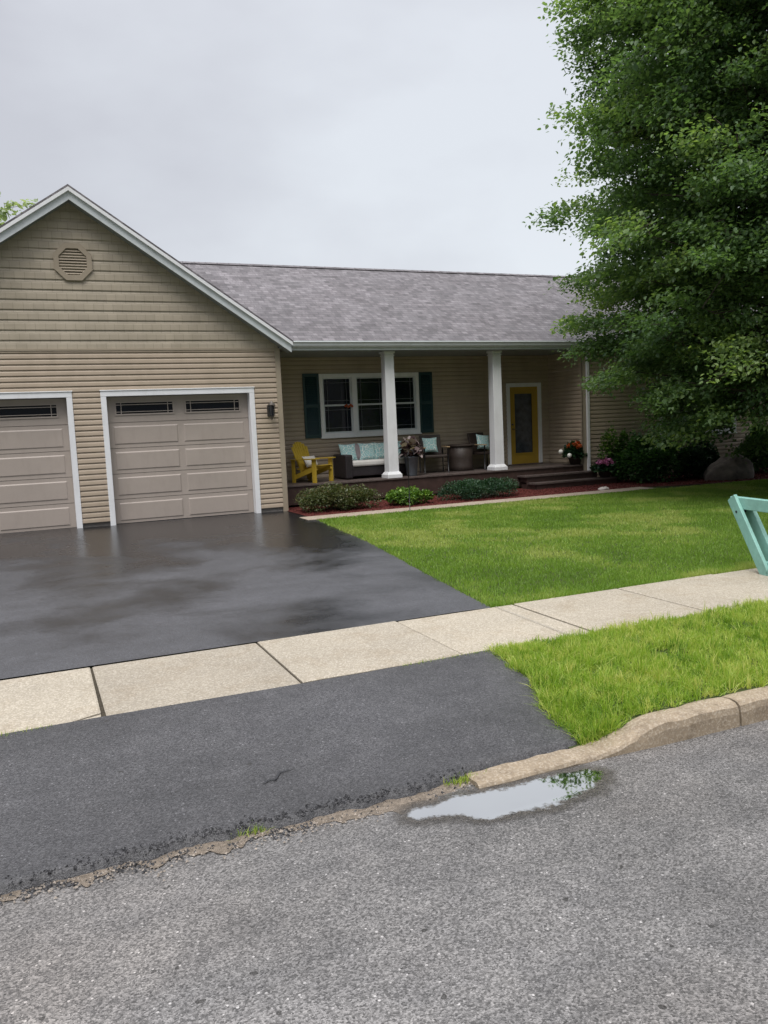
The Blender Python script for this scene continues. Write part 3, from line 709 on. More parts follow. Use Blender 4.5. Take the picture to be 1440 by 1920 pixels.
b.box(X1+.02, wing[0], YF+.03, YF+.1, -.1, 3.3).box(wing[1], X2-.02, YF+.03, YF+.1, -.1, 3.3).box(wing[0], wing[1], YF+.03, YF+.1, -.1, wing[2]).box(wing[0], wing[1], YF+.03, YF+.1, wing[3], 3.3)
b.box(-1.0, -.93, 7.2, YB-.1, -.1, 3.3)
b.box(X2-.1, X2-.02, YF+.1, YB-.1, -.1, 3.3).box(-1, X2-.02, YB-.1, YB-.02, -.1, 3.3)
b.build('wall_core', 'foundation', H)
b = MB(); b.box(X1-.026, X1-.004, YF-.028, YF+.06, .1, 3.32).box(X1-.026, X1+.07, YF-.030, YF-.004, .1, 3.32); b.build('corner_trim', 'tantrim', H)
# main roof
e0, z0_, k_ = .36, 3.50, .526; rid = 5.0; rz_ = z0_+k_*(rid-e0)
b = MB(); xl, xr = -2.6, X2+.35
xl2 = .02
for ya, za, yb_, zb_ in ((e0, z0_, rid, rz_), (rid, rz_, 2*rid-e0, z0_)):
    # the front slope starts at the garage corner and runs in under the garage roof higher up
    if ya == e0: P = [(xl2, ya, za), (xr, ya, za), (xr, yb_, zb_), (-3.0, yb_, zb_), (xl2-.0, ya+.3, za+.3*k_)]
    else: P = [(-3.0, ya, za), (xr, ya, za), (xr, yb_, zb_), (xl2, yb_, zb_)]
    n_ = len(P); vs = P + [(x, y, z-.04) for x, y, z in P]
    b.add(vs, [tuple(range(n_)), tuple(reversed(range(n_, 2*n_)))] + [(i, n_+i, n_+(i+1) % n_, (i+1) % n_) for i in range(n_)])
b.build('main_roof', 'roof_x', H)
b = MB()
for k in range(70):
    x = -2.6+k*.29; b.add([(x, rid-.13, rz_-.052+.012), (x+.285, rid-.13, rz_-.052+.008), (x+.285, rid, rz_+.022), (x, rid, rz_+.026), (x+.285, rid+.13, rz_-.044), (x, rid+.13, rz_-.04)], [(0, 1, 2, 3), (3, 2, 4, 5)])
b.build('ridge_cap', 'roof_x', H)
# porch ceiling, gutter, fascia
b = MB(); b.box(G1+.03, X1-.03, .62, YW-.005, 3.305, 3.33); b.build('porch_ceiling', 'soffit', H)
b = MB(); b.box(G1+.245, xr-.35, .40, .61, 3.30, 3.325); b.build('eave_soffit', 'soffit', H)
b = MB(); P = [(.375, 3.49), (.285, 3.495), (.278, 3.475), (.300, 3.44), (.310, 3.40), (.335, 3.365), (.375, 3.365)]
n_ = len(P); xa, xb = .20, X2+.1
b.add([(xa, y, z) for y, z in P]+[(xb, y, z) for y, z in P], [(i, i+1, n_+i+1, n_+i) for i in range(n_-1)]+[tuple(range(n_)), tuple(range(2*n_-1, n_-1, -1))])
gut = b.build('gutter', 'gutterwhite', H)
b = MB(); b.box(.20, X2+.1, .376, .40, 3.31, 3.48); b.build('fascia', 'gutterwhite', H)
# downspout at the wing corner
b = MB(); b.box(X1+.075, X1+.145, YF-.085, YF-.035, .15, 3.16); b.bar((X1+.11, YF-.06, 3.15), (X1+.11, .34, 3.37), .07, .05, (0, 1, 0)); b.bar((X1+.11, YF-.06, .17), (X1+.11, YF-.25, .10), .07, .05)
b.build('downspout', 'white', H)

# porch deck
PD = thing('porch_steps', None, None); 
deck = MB()
for k in range(9):
    y = .52+k*.163; 
    deck.box(.0+.03, X1-.03, y, min(y+.158, YW-.02), DZ-.03, DZ)
d_ = deck.build('porch_deck', 'deck', H)
b = MB(); b.box(.03, 8.0, .545, .575, .06, DZ-.032).box(.035, .06, .575, YW, .0, DZ-.032); b.build('deck_skirt', 'deckside', H)
bpy.data.objects.remove(PD)
st = MB()
for i, (zt, y0, y1, xa, xb) in enumerate(((.325, .20, .53, 5.95, 8.15), (.165, -.15, .19, 6.0, 8.45))):
    st.box(xa, xb, y0, y0+.155, zt-.035, zt).box(xa, xb, y0+.165, y1+.01, zt-.035, zt)
stp = st.build('porch_steps', 'deck', H)
b = MB(); b.box(6.02, 8.08, .235, .26, .0, .289).box(6.06, 8.38, -.12, -.095, .0, .129).box(6.04, 6.075, -.09, .5, 0, .129).box(8.32, 8.36, -.09, .5, 0, .129).box(6.02, 6.05, .26, .52, .166, .289)
b.build('riser', 'deckside', stp)

# columns
def column(x, y):
    w0, w1 = .125, .110
    b = MB(); z0, z1 = DZ+.14, 3.305
    vs = [(x-w0, y-w0, z0), (x+w0, y-w0, z0), (x+w0, y+w0, z0), (x-w0, y+w0, z0), (x-w1, y-w1, z1), (x+w1, y-w1, z1), (x+w1, y+w1, z1), (x-w1, y+w1, z1)]
    b.add(vs, [(0, 1, 5, 4), (1, 2, 6, 5), (2, 3, 7, 6), (3, 0, 4, 7)])
    c0 = b.build('porch_column', 'white', H, bevel=.008)
    p = MB(); p.box(x-.18, x+.18, y-.18, y+.18, DZ+.002, DZ+.085)
    p.add([(x-.17, y-.17, DZ+.086), (x+.17, y-.17, DZ+.086), (x+.17, y+.17, DZ+.086), (x-.17, y+.17, DZ+.086)] + [(x-.135, y-.135, DZ+.14), (x+.135, y-.135, DZ+.14), (x+.135, y+.135, DZ+.14), (x-.135, y+.135, DZ+.14)], [(0, 1, 5, 4), (1, 2, 6, 5), (2, 3, 7, 6), (3, 0, 4, 7), (4, 5, 6, 7)])
    p.build('column_base', 'white', c0, bevel=.006)
    p = MB(); p.box(x-.125, x+.125, y-.125, y+.125, 3.20, 3.225).box(x-.135, x+.135, y-.135, y+.135, 3.26, 3.304); p.build('column_cap', 'white', c0, bevel=.004)
column(2.74, .73); column(5.52, .73)
b = MB(); b.box(.03, X1-.03, .615, .85, 3.225, 3.3)   # slim beam hidden behind the gutter
# windows
def window(x0, x1, z0, z1, y, cuts, label=None):
    f_ = MB(); w = .085
    f_.box(x0, x1, y-.045, y+.03, z0, z0+w).box(x0, x1, y-.045, y+.03, z1-w, z1).box(x0, x0+w, y-.0455, y+.0305, z0+w, z1-w).box(x1-w, x1, y-.0455, y+.0305, z0+w, z1-w)
    f_.box(x0-.02, x1+.02, y-.065, y-.02, z0-.03, z0)
    for c_ in cuts: f_.box(c_-.06, c_+.06, y-.044, y+.029, z0+w, z1-w)
    o = f_.build('window', 'white', H, bevel=.003)
    if label: o['label'] = label
    E_ = [x0+w] + [v for c_ in cuts for v in (c_-.06, c_+.06)] + [x1-w]
    for a, c_ in zip(E_[::2], E_[1::2]):
        s_ = MB(); zm = (z0+z1)/2; t = .035
        for za, zb, dy in ((z0+w, zm+.02, .0), (zm-.02, z1-w, .02)):
            s_.box(a, a+t, y-.01+dy, y+.02+dy, za, zb).box(c_-t, c_, y-.01+dy, y+.02+dy, za, zb).box(a+t, c_-t, y-.0098+dy, y+.0198+dy, za, za+t).box(a+t, c_-t, y-.0098+dy, y+.0198+dy, zb-t, zb)
        s_.build('sash', 'gutterwhite' , o)
        g_ = MB()
        for za, zb in ((z0+w+t, zm-.02), (zm+.02, z1-w-t)):
            for xx in (a+t+.09, c_-t-.09): g_.box(xx-.007, xx+.007, y+.017, y+.026, za, zb)
            for zz in (za+.09, zb-.09): g_.box(a+t, c_-t, y+.0165, y+.0255, zz-.007, zz+.007)
        g_.build('grille', 'dimgrille', o)
        p_ = MB(); p_.box(a, c_, y+.04, y+.05, z0+w, z1-w); p_.build('window_pane', 'glass', o)
    return o
window(*win[:2], *win[2:], YW, (2.40, 3.255), 'white triple window between dark teal shutters')
window(*wing[:2], *wing[2:], YF, (11.23, 12.12), 'white triple window half hidden behind the maple')
def shutter(x0, x1, z0, z1, y):
    b = MB(); y0 = y-.048
    b.box(x0, x0+.05, y0, y-.02, z0, z1).box(x1-.05, x1, y0, y-.02, z0, z1)
    zm = z0+(z1-z0)*.5
    for za, zb in ((z0, z0+.07), (zm-.035, zm+.035), (z1-.07, z1)): b.box(x0+.05, x1-.05, y0, y-.02, za, zb)
    o = b.build('shutter', 'shutter', H)
    l = MB()
    for za, zb in ((z0+.07, zm-.035), (zm+.035, z1-.07)):
        n_ = int((zb-za)/.038)
        for k in range(n_):
            z = za+(zb-za)*k/n_; h_ = (zb-za)/n_
            l.add([(x0+.05, y0+.004, z), (x1-.05, y0+.004, z), (x1-.05, y-.024, z+h_), (x0+.05, y-.024, z+h_)], [(0, 1, 2, 3)])
    l.build('louvres', 'shutter', o)
shutter(1.13, 1.52, 1.44, 2.93, YW); shutter(4.11, 4.47, 1.44, 2.92, YW)
# front door
t = MB(); t.box(door[0], door[0]+.10, YW-.045, YW+.03, DZ, door[3]-.10).box(door[1]-.10, door[1], YW-.045, YW+.03, DZ, door[3]-.10).box(door[0], door[1], YW-.047, YW+.032, door[3]-.10, door[3])
t.build('door_trim', 'white', H, bevel=.004)
dx0, dx1 = door[0]+.10, door[1]-.10; dz0, dz1 = DZ+.03, door[3]-.10
gx0, gx1, gz0, gz1 = dx0+.13, dx1-.17, dz0+.27, dz1-.16
b = MB(); y = YW+.0
b.box(dx0, gx0, y-.01, y+.03, dz0, dz1).box(gx1, dx1, y-.01, y+.03, dz0, dz1).box(gx0, gx1, y-.0102, y+.0298, dz0, gz0).box(gx0, gx1, y-.0102, y+.0298, gz1, dz1)
fd = b.build('front_door', 'gold', H, bevel=.003)
b = MB(); b.box(gx0-.02, gx0+.015, y-.022, y-.011, gz0-.02, gz1+.02).box(gx1-.015, gx1+.02, y-.022, y-.011, gz0-.02, gz1+.02).box(gx0+.015, gx1-.015, y-.0221, y-.0111, gz0-.02, gz0+.015).box(gx0+.015, gx1-.015, y-.0221, y-.0111, gz1-.015, gz1+.02)
b.build('glass_frame', 'gold', fd)
b = MB(); b.box(gx0, gx1, y+.008, y+.014, gz0, gz1); b.build('door_glass', 'doorglass', fd)
b = MB(); b.tube([(dx0+.07, y-.012, 1.42), (dx0+.07, y-.06, 1.42)], .012).tube([(dx0+.07, y-.06, 1.42), (dx0+.17, y-.06, 1.415)], .010); b.build('handle', 'bronze', fd, smooth=True)
b = MB(); b.tube([(dx0+.07, y-.011, 1.54), (dx0+.07, y-.035, 1.54)], .024, 12); b.build('deadbolt', 'bronze', fd)
b = MB(); b.box(door[0], door[1], YW-.06, YW-.0, DZ+.001, DZ+.03); b.build('threshold', 'deck', H)

# ---------------------------------------------------------------- porch things
def pillow(cx, cy, cz, w, h, t, tilt, rz, mat, name='pillow', parent=None, spin=0):
    n_ = 10; V = []; 
    for sgn in (1, -1):
        for j in range(n_+1):
            for i in range(n_+1):
                u_, v_ = i/n_*2-1, j/n_*2-1
                pinch = 1 - .10*(1-abs(u_)**2)*abs(v_)**3 - .0; pinch2 = 1 - .10*(1-abs(v_)**2)*abs(u_)**3
                th = t*max(0, (1-u_**4)*(1-v_**4))**.45
                V.append((u_*w/2*pinch2, -sgn*th/2, v_*h/2*pinch))
    k = (n_+1)**2; Q = []
    for q_ in (0, 1):
        for j in range(n_):
            for i in range(n_):
                a = q_*k+j*(n_+1)+i; f4 = (a, a+1, a+n_+2, a+n_+1); Q.append(f4 if q_ == 0 else f4[::-1])
    M_ = Matrix.Translation((cx, cy, cz)) @ Matrix.Rotation(rz, 4, 'Z') @ Matrix.Rotation(tilt, 4, 'X') @ Matrix.Rotation(spin, 4, 'Y')
    b = MB(); b.add([M_ @ Vector(p) for p in V], Q); return b.build(name, mat, parent, smooth=True)

# yellow adirondack chair, local: faces -y
def adirondack(loc, rz):
    r = thing('adirondack_chair', 'yellow wooden adirondack chair at the left end of the porch', 'chair', loc, rz)
    b = MB()
    for sx in (-1, 1): 
        b.bar((sx*.27, -.38, .36), (sx*.27, .42, .10), .035, .11, (0, 0, 1))
    b.build('side_rail', 'yellow', r, bevel=.004)
    for sx in (-1, 1):
        q_ = MB(); q_.box(sx*.31-.02, sx*.31+.02, -.40, -.28, 0, .56); q_.build('leg', 'yellow', r, bevel=.004)
        q_ = MB(); q_.box(sx*.30-.018, sx*.30+.018, .30, .40, 0, .54); q_.build('leg', 'yellow', r, bevel=.004)
        q_ = MB(); q_.add([(sx*.38, -.46, .56), (sx*.22, -.46, .56), (sx*.25, .40, .54), (sx*.35, .40, .54), (sx*.38, -.46, .585), (sx*.22, -.46, .585), (sx*.25, .40, .565), (sx*.35, .40, .565)], [(0, 1, 2, 3), (7, 6, 5, 4), (0, 4, 5, 1), (1, 5, 6, 2), (2, 6, 7, 3), (3, 7, 4, 0)])
        q_.build('armrest', 'yellow', r, bevel=.004)
    q_ = MB()
    for k in range(6):
        yy = -.36+k*.095; zz = .405-(yy+.38)*.325; q_.bar((-.28, yy, zz), (.28, yy, zz), .085, .02, (0, .3, 1))
    q_.build('seat', 'yellow', r, bevel=.003)
    q_ = MB()
    for k in range(7):
        t = (k-3)/3; h_ = .80 - .13*t*t; x0 = t*.20; x1 = t*.27
        a = Vector((x0, .16, .24)); d = Vector((x1-x0, .30, .78)).normalized()
        q_.bar(a, a+d*h_, .072, .018, (0, -1, .38))
    q_.build('backrest', 'yellow', r, bevel=.004)
    q_ = MB(); q_.bar((-.27, .34, .62), (.27, .34, .62), .05, .03); q_.build('back_brace', 'yellow', r)
    q_ = MB(); q_.bar((-.27, .235, .33), (.27, .235, .33), .04, .03); q_.build('back_brace', 'yellow', r)
    r.scale = (.9, .9, .92)
    return r
adirondack((1.00, 1.20, DZ+.002), math.radians(30))
o = pillow(.98, 1.24, DZ+.46, .40, .28, .13, math.radians(-28), math.radians(30), 'cushion', 'lumbar_pillow')
tag(o, 'pale pillow lying in the yellow adirondack chair', 'pillow', 'pillows on the porch seats')

# wicker sofa
SF = thing('wicker_sofa', 'dark wicker sofa with white seat cushion below the window', 'sofa', (2.62, 1.45, DZ+.002))
b = MB(); b.box(-.86, .86, -.36, .40, .06, .28); b.build('base', 'wicker', SF, bevel=.02)
for sx in (-1, 1):
    b = MB(); b.box(sx*.78-.09, sx*.78+.09, -.39, .42, .02, .56); b.build('arm', 'wicker', SF, bevel=.03)
b = MB(); b.box(-.69, .69, .26, .44, .28, .74); b.build('backrest', 'wicker', SF, bevel=.03)
b = MB(); b.box(-.685, .685, -.40, .25, .285, .41); b.build('seat_cushion', 'cushion', SF, bevel=.035)
for k, (x, mat, rzz, lab) in enumerate(((2.02, 'aqua', .12, 'aqua print pillow at the left arm of the wicker sofa'), (2.25, 'greypil', -.1, 'plain grey pillow between two aqua pillows on the sofa'), (2.50, 'aqua', -.06, 'aqua print pillow right of the grey pillow on the sofa'), (2.86, 'aqua', .08, 'aqua print pillow on the sofa beside the porch column'), (3.18, 'aqua', -.12, 'aqua print pillow at the right arm of the wicker sofa'))):
    yy = 1.56 if mat == 'aqua' else 1.62
    o = pillow(x, yy, DZ+.60, (.44 if mat == 'aqua' else .38), .42, .14, math.radians(-16), rzz, mat); tag(o, lab, 'pillow', 'pillows on the porch seats')

# metal armchairs with tan arms
def armchair(loc, rz, label):
    r = thing('porch_armchair', label, 'chair', loc, rz, 'armchairs on the porch')
    for sx in (-1, 1):
        for yy, h_ in ((-.27, .60), (.27, .58)):
            b = MB(); b.tube([(sx*.29, yy, 0), (sx*.285, yy, h_)], .016, 8); b.build('leg', 'black', r, smooth=True)
        b = MB(); b.box(sx*.29-.035, sx*.29+.035, -.33, .30, .60, .625); b.build('armrest', 'tanwood', r, bevel=.006)
    b = MB(); b.box(-.27, .27, -.28, .27, .37, .43); b.build('seat', 'brownwicker', r, bevel=.015)
    b = MB(); b.bar((0, .25, .42), (0, .38, .90), .52, .05, (0, -1, .2)); b.build('backrest', 'brownwicker', r, bevel=.015)
    return r
armchair((4.17, 1.42, DZ+.002), math.radians(-14), 'dark armchair with tan arms right behind the metal planter')
armchair((5.62, 1.42, DZ+.002), math.radians(12), 'dark armchair with tan arms beside the right porch column')
o = pillow(4.10, 1.46, DZ+.67, .37, .37, .12, math.radians(-15), -.2, 'aqua'); tag(o, 'aqua print pillow on the armchair behind the metal planter', 'pillow', 'pillows on the porch seats')
o = pillow(5.56, 1.44, DZ+.67, .40, .38, .12, math.radians(-15), .15, 'aqua', spin=.12); tag(o, 'aqua print pillow on the armchair beside the right porch column', 'pillow', 'pillows on the porch seats')
# wicker side table
r = thing('side_table', 'dark brown wicker side table between the two porch armchairs', 'table', (4.95, 1.50, DZ+.002))
b = MB(); b.lathe(0, 0, [(.32, 0), (.30, .12), (.29, .30), (.32, .60)], 20); b.build('table_base', 'brownwicker', r, smooth=True)
b = MB(); b.lathe(0, 0, [(.345, .60), (.35, .615), (.35, .63), (.34, .64)], 24); b.build('tabletop', 'brownwicker', r)

# ---------------------------------------------------------------- foliage generator
TPL = np.array([(0, 0, 0), (.42, .22, .10), (.36, .62, .08), (0, 1, -.06), (-.36, .62, .08), (-.42, .22, .10)])
QT = np.array([(0, 1, 2, 3), (0, 3, 4, 5)])
def leaves(name, P, D, size, mat, parent=None, tone=None, droop=.3, width=1.0, flat=.6):
    """P leaf bases, D main directions"""
    n_ = len(P); D = D + rng.normal(0, .45, (n_, 3)); D[:, 2] -= droop; D /= np.linalg.norm(D, axis=1)[:, None]+1e-9
    up = np.tile([0, 0, 1.], (n_, 1)) + rng.normal(0, 1-flat, (n_, 3))
    A = np.cross(D, up); A /= np.linalg.norm(A, axis=1)[:, None]+1e-9; N = np.cross(A, D)
    sz = size*np.exp(rng.normal(0, .22, n_))
    V = P[:, None, :] + (A[:, None, :]*TPL[None, :, 0, None]*width + D[:, None, :]*TPL[None, :, 1, None] + N[:, None, :]*TPL[None, :, 2, None])*sz[:, None, None]
    Q = (np.arange(n_)*6)[:, None, None] + QT[None]
    if tone is None: tone = rng.random(n_)
    return np_mesh(name, V.reshape(-1, 3), Q.reshape(-1, 4), mat, parent, np.repeat(np.clip(tone, 0, 1), 6))

def mound(name, label, cat, c0, r, n, size, mat, parts='foliage', droop=.1, group=None, lumps=9, tonebase=.45, squash=1.0, stemmat='bark', width=1.0):
    group = group or 'shrubs in the mulch bed'
    t = thing(name, label, cat, c0, 0, group)
    lc = []
    for k in range(lumps):
        a = k*2.4+random.random(); rr = math.sqrt((k+.5)/lumps)*.82
        lc.append((math.cos(a)*rr, math.sin(a)*rr, random.uniform(.28, .72)*(1.15-rr*.6), random.uniform(.20, .42)))
    lc = np.array(lc); idx = rng.integers(0, lumps, n)
    d = rng.normal(size=(n, 3)); d[:, 2] = d[:, 2]*.8+.25; d /= np.linalg.norm(d, axis=1)[:, None]
    rad = lc[idx, 3]*(.55+.45*rng.random(n)**.5)*np.exp(rng.normal(0, .08, n))
    P = (lc[idx, :3] + d*rad[:, None])*np.array(r); P[:, 2] = np.abs(P[:, 2])*squash + .02
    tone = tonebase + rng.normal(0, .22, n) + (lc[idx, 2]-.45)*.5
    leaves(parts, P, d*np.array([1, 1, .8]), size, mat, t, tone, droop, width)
    b = MB()
    for x, y, z, _ in lc:
        b.tube([(x*.15, y*.15, 0), (x*r[0]*.5, y*r[1]*.5, z*r[2]*.55), (x*r[0]*.9, y*r[1]*.9, z*r[2])], [.012, .009, .004], 5)
    b.build('stems', stemmat, t); return t

# foundation shrubs
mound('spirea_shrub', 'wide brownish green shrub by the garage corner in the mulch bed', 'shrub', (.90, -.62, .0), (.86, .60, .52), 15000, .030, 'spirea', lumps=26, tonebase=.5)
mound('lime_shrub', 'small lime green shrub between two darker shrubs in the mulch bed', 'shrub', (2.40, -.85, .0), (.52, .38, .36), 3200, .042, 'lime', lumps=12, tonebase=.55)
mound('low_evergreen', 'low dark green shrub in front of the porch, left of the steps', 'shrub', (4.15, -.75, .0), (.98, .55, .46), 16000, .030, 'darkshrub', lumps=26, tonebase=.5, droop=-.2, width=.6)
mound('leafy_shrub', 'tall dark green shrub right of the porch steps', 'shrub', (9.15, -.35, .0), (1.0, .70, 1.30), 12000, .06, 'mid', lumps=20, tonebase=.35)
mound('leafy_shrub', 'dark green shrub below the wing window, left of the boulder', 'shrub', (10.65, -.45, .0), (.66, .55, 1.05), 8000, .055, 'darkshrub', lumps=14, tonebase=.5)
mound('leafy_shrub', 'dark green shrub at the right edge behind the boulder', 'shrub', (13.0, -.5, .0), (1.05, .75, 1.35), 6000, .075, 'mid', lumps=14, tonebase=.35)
# small variegated tuft near the downspout
mound('leafy_shrub', 'light green shrub between the downspout and the tall dark shrub', 'shrub', (8.55, .05, .0), (.42, .34, 1.55), 1600, .06, 'lime', lumps=10, tonebase=.35)

# metal planter on the porch with dark and pale foliage
t = thing('metal_planter', 'tall grey metal planter with pale and dark leaves beside the left porch column', 'planter', (3.30, .86, DZ+.002))
b = MB(); b.lathe(0, 0, [(.11, 0), (.12, .02), (.17, .42), (.185, .43), (.185, .45), (.16, .45), (.15, .40)], 18); b.build('pot', 'galv', t, smooth=True)
n_ = 190; d = rng.normal(size=(n_, 3)); d[:, 2] = np.abs(d[:, 2])*1.1; d /= np.linalg.norm(d, axis=1)[:, None]
leaves('foliage', np.array([0, 0, .50]) + d*np.array([.22, .20, .34])*rng.random((n_, 1))**.5, d, .13, 'coleus', t, rng.random(n_)**1.2, .35)
b = MB()
for k in range(9): b.tube([(0, 0, .40), (.10*math.cos(k*.7*2), .10*math.sin(k*1.4), .65), (.2*math.cos(k*1.4), .18*math.sin(k*1.4), .80)], .005, 5)
b.build('stems', 'bark', t)

def flower_pot(loc, pr, ph, label, petal, cw, chh, nfl, nlf, globes=()):
    t = thing('flower_pot', label, 'flower pot', loc, 0, 'flower pots by the steps')
    b = MB(); b.lathe(0, 0, [(pr*.7, 0), (pr, ph*.85), (pr*1.08, ph*.86), (pr*1.08, ph), (pr*.9, ph), (pr*.88, ph*.9)], 18); b.build('pot', 'terracotta', t, smooth=True)
    d = rng.normal(size=(nlf, 3)); d[:, 2] = np.abs(d[:, 2])*.9; d /= np.linalg.norm(d, axis=1)[:, None]
    leaves('foliage', np.array([0, 0, ph]) + d*np.array([cw, cw*.8, chh])*rng.random((nlf, 1))**.4, d, .07, 'darkshrub', t, rng.random(nlf), .2)
    P = []; 
    for k in range(nfl):
        a = random.random()*6.28; rr = cw*math.sqrt(random.random())*.85; cpt = np.array([rr*math.cos(a), rr*math.sin(a)*.8-.03, ph+chh*(1.02-.5*(rr/cw)**2)])
        m_ = 16; dd = rng.normal(size=(m_, 3)); dd /= np.linalg.norm(dd, axis=1)[:, None]; P.append((cpt+dd*.012, dd))
    leaves('flowers', np.concatenate([p for p, _ in P]), np.concatenate([q_ for _, q_ in P]), .038, petal, t, None, 0)
    for gx, gy, gzz in globes:
        b = MB(); prof = [(max(.002, .058*math.sin(PI*k/8)), gzz-.058*math.cos(PI*k/8)) for k in range(9)]
        b.lathe(gx, gy, prof, 14); o = b.build('white_bloom', 'whiteflower', t, smooth=True)
        s_ = MB(); s_.tube([(0, 0, ph*.9), (gx*.6, gy*.6, gzz-.12), (gx, gy, gzz-.04)], .004, 5); s_.build('stem', 'bark', t)
    return t
flower_pot((7.80, .74, DZ+.002), .17, .20, 'dark pot with orange flowers and two white blooms at the porch corner', 'orange', .30, .36, 26, 1300, ((-.44, -.02, .34), (-.27, -.14, .24)))
flower_pot((8.15, .02, .167), .17, .16, 'pot of pink and lilac flowers on the porch steps', 'pink', .32, .27, 70, 700)

# boulder and stone
def rock(name, loc, r, mat, label, seed):
    rr = np.random.default_rng(seed); b = MB(); nu, nv = 26, 16; V = []
    ph = rr.random(8)*6
    for j in range(nv+1):
        for i in range(nu):
            th = 2*PI*i/nu; f_ = PI*j/nv; d = np.array([math.sin(f_)*math.cos(th), math.sin(f_)*math.sin(th), math.cos(f_)])
            k = 1 + .10*math.sin(3*d[0]+ph[0]+2*d[1]) + .09*math.sin(5*d[1]+ph[1]+3*d[2]) + .06*math.sin(7*d[0]-4*d[2]+ph[2]) + .03*math.sin(15*d[1]+11*d[0]+ph[3])
            for ax in rr.normal(size=(0, 3)): pass
            if d[2] > .55: k *= .93
            tp = 1-.38*max(0, d[2]) if name == 'boulder' else 1; V.append(tuple(d*k*np.array(r)*np.array([tp, tp, 1])+np.array([.16*max(0, d[2])*r[0], 0, r[2]*.3])))
    Q = [(j*nu+i, (j+1)*nu+i, (j+1)*nu+(i+1) % nu, j*nu+(i+1) % nu) for j in range(nv) for i in range(nu)]
    b.add(V, Q); o = b.build(name, mat, smooth=True); o.location = loc; return tag(o, label, 'rock')
rock('boulder', (10.75, -1.35, -.02), (.72, .45, .50), 'rock', 'large grey brown boulder in the red mulch under the wing window', 3)
rock('garden_stone', (7.05, -1.30, .0), (.13, .08, .065), 'whiterock', 'small white stone at the foot of the porch steps', 5)

# thin garden stake
b = MB(); b.tube([(1.82, -2.10, -.02), (1.82, -2.10, 1.10)], .008, 6); b.tube([(1.82, -2.10, 1.10), (1.84, -2.10, 1.18), (1.90, -2.10, 1.20), (1.95, -2.10, 1.15), (1.95, -2.10, 1.10)], .006, 6)
o = b.build('plant_hook', 'black', smooth=True); tag(o, 'thin black metal plant hook standing in the lawn edge before the porch', 'plant hook')
# window ornament
o_b = MB(); 
for k in range(6):
    a = k*1.05; o_b.lathe(2.14+.035*k, YW-.075, [(.004, 2.13+.02*math.sin(k*2)), (.026, 2.15+.02*math.sin(k*2)), (.022, 2.18+.02*math.sin(k*2)), (.004, 2.195+.02*math.sin(k*2))], 8)
o = o_b.build('flower_garland', 'orange', smooth=True); tag(o, 'small orange and pink flower garland hanging in the left window sash', 'garland')

# ---------------------------------------------------------------- teal sawbuck table
def teal_trestle():
    T = Vector((2.10, -9.62)); d = Vector((-.16, -1.0)).normalized(); ht = .775; w = 1.25
    r = thing('wooden_trestle', 'teal painted wooden trestle with slanted paired legs at the right edge by the sidewalk', 'trestle', (T.x, T.y, 0), math.atan2(d.y, d.x))
    b = MB(); b.box(0, w, 0, .075, ht-.125, ht); b.build('top_rail', 'teal', r, bevel=.007)
    for a, c_, off, t_ in ((.065, .60, -.042, .04), (.13, .645, .076, .05), (w-.065, w-.60, -.042, .04), (w-.13, w-.645, .076, .05)):
        b = MB(); z1 = ht-.004 if off < 0 else ht-.05
        b.bar((a, off+.02, z1), (c_, off+.02, 0), t_, .125, (1, 0, 0)); b.build('leg', 'teal', r, bevel=.005)
    b = MB(); b.tube([(.16, -.046, ht-.15), (.16, .12, ht-.15)], .014, 8); b.build('bolt', 'black', r)
    b = MB(); b.box(w*.5-.12, w*.5+.12, -.002, .074, .02, .14); b.build('foot_block', 'teal', r, bevel=.005)
teal_trestle()

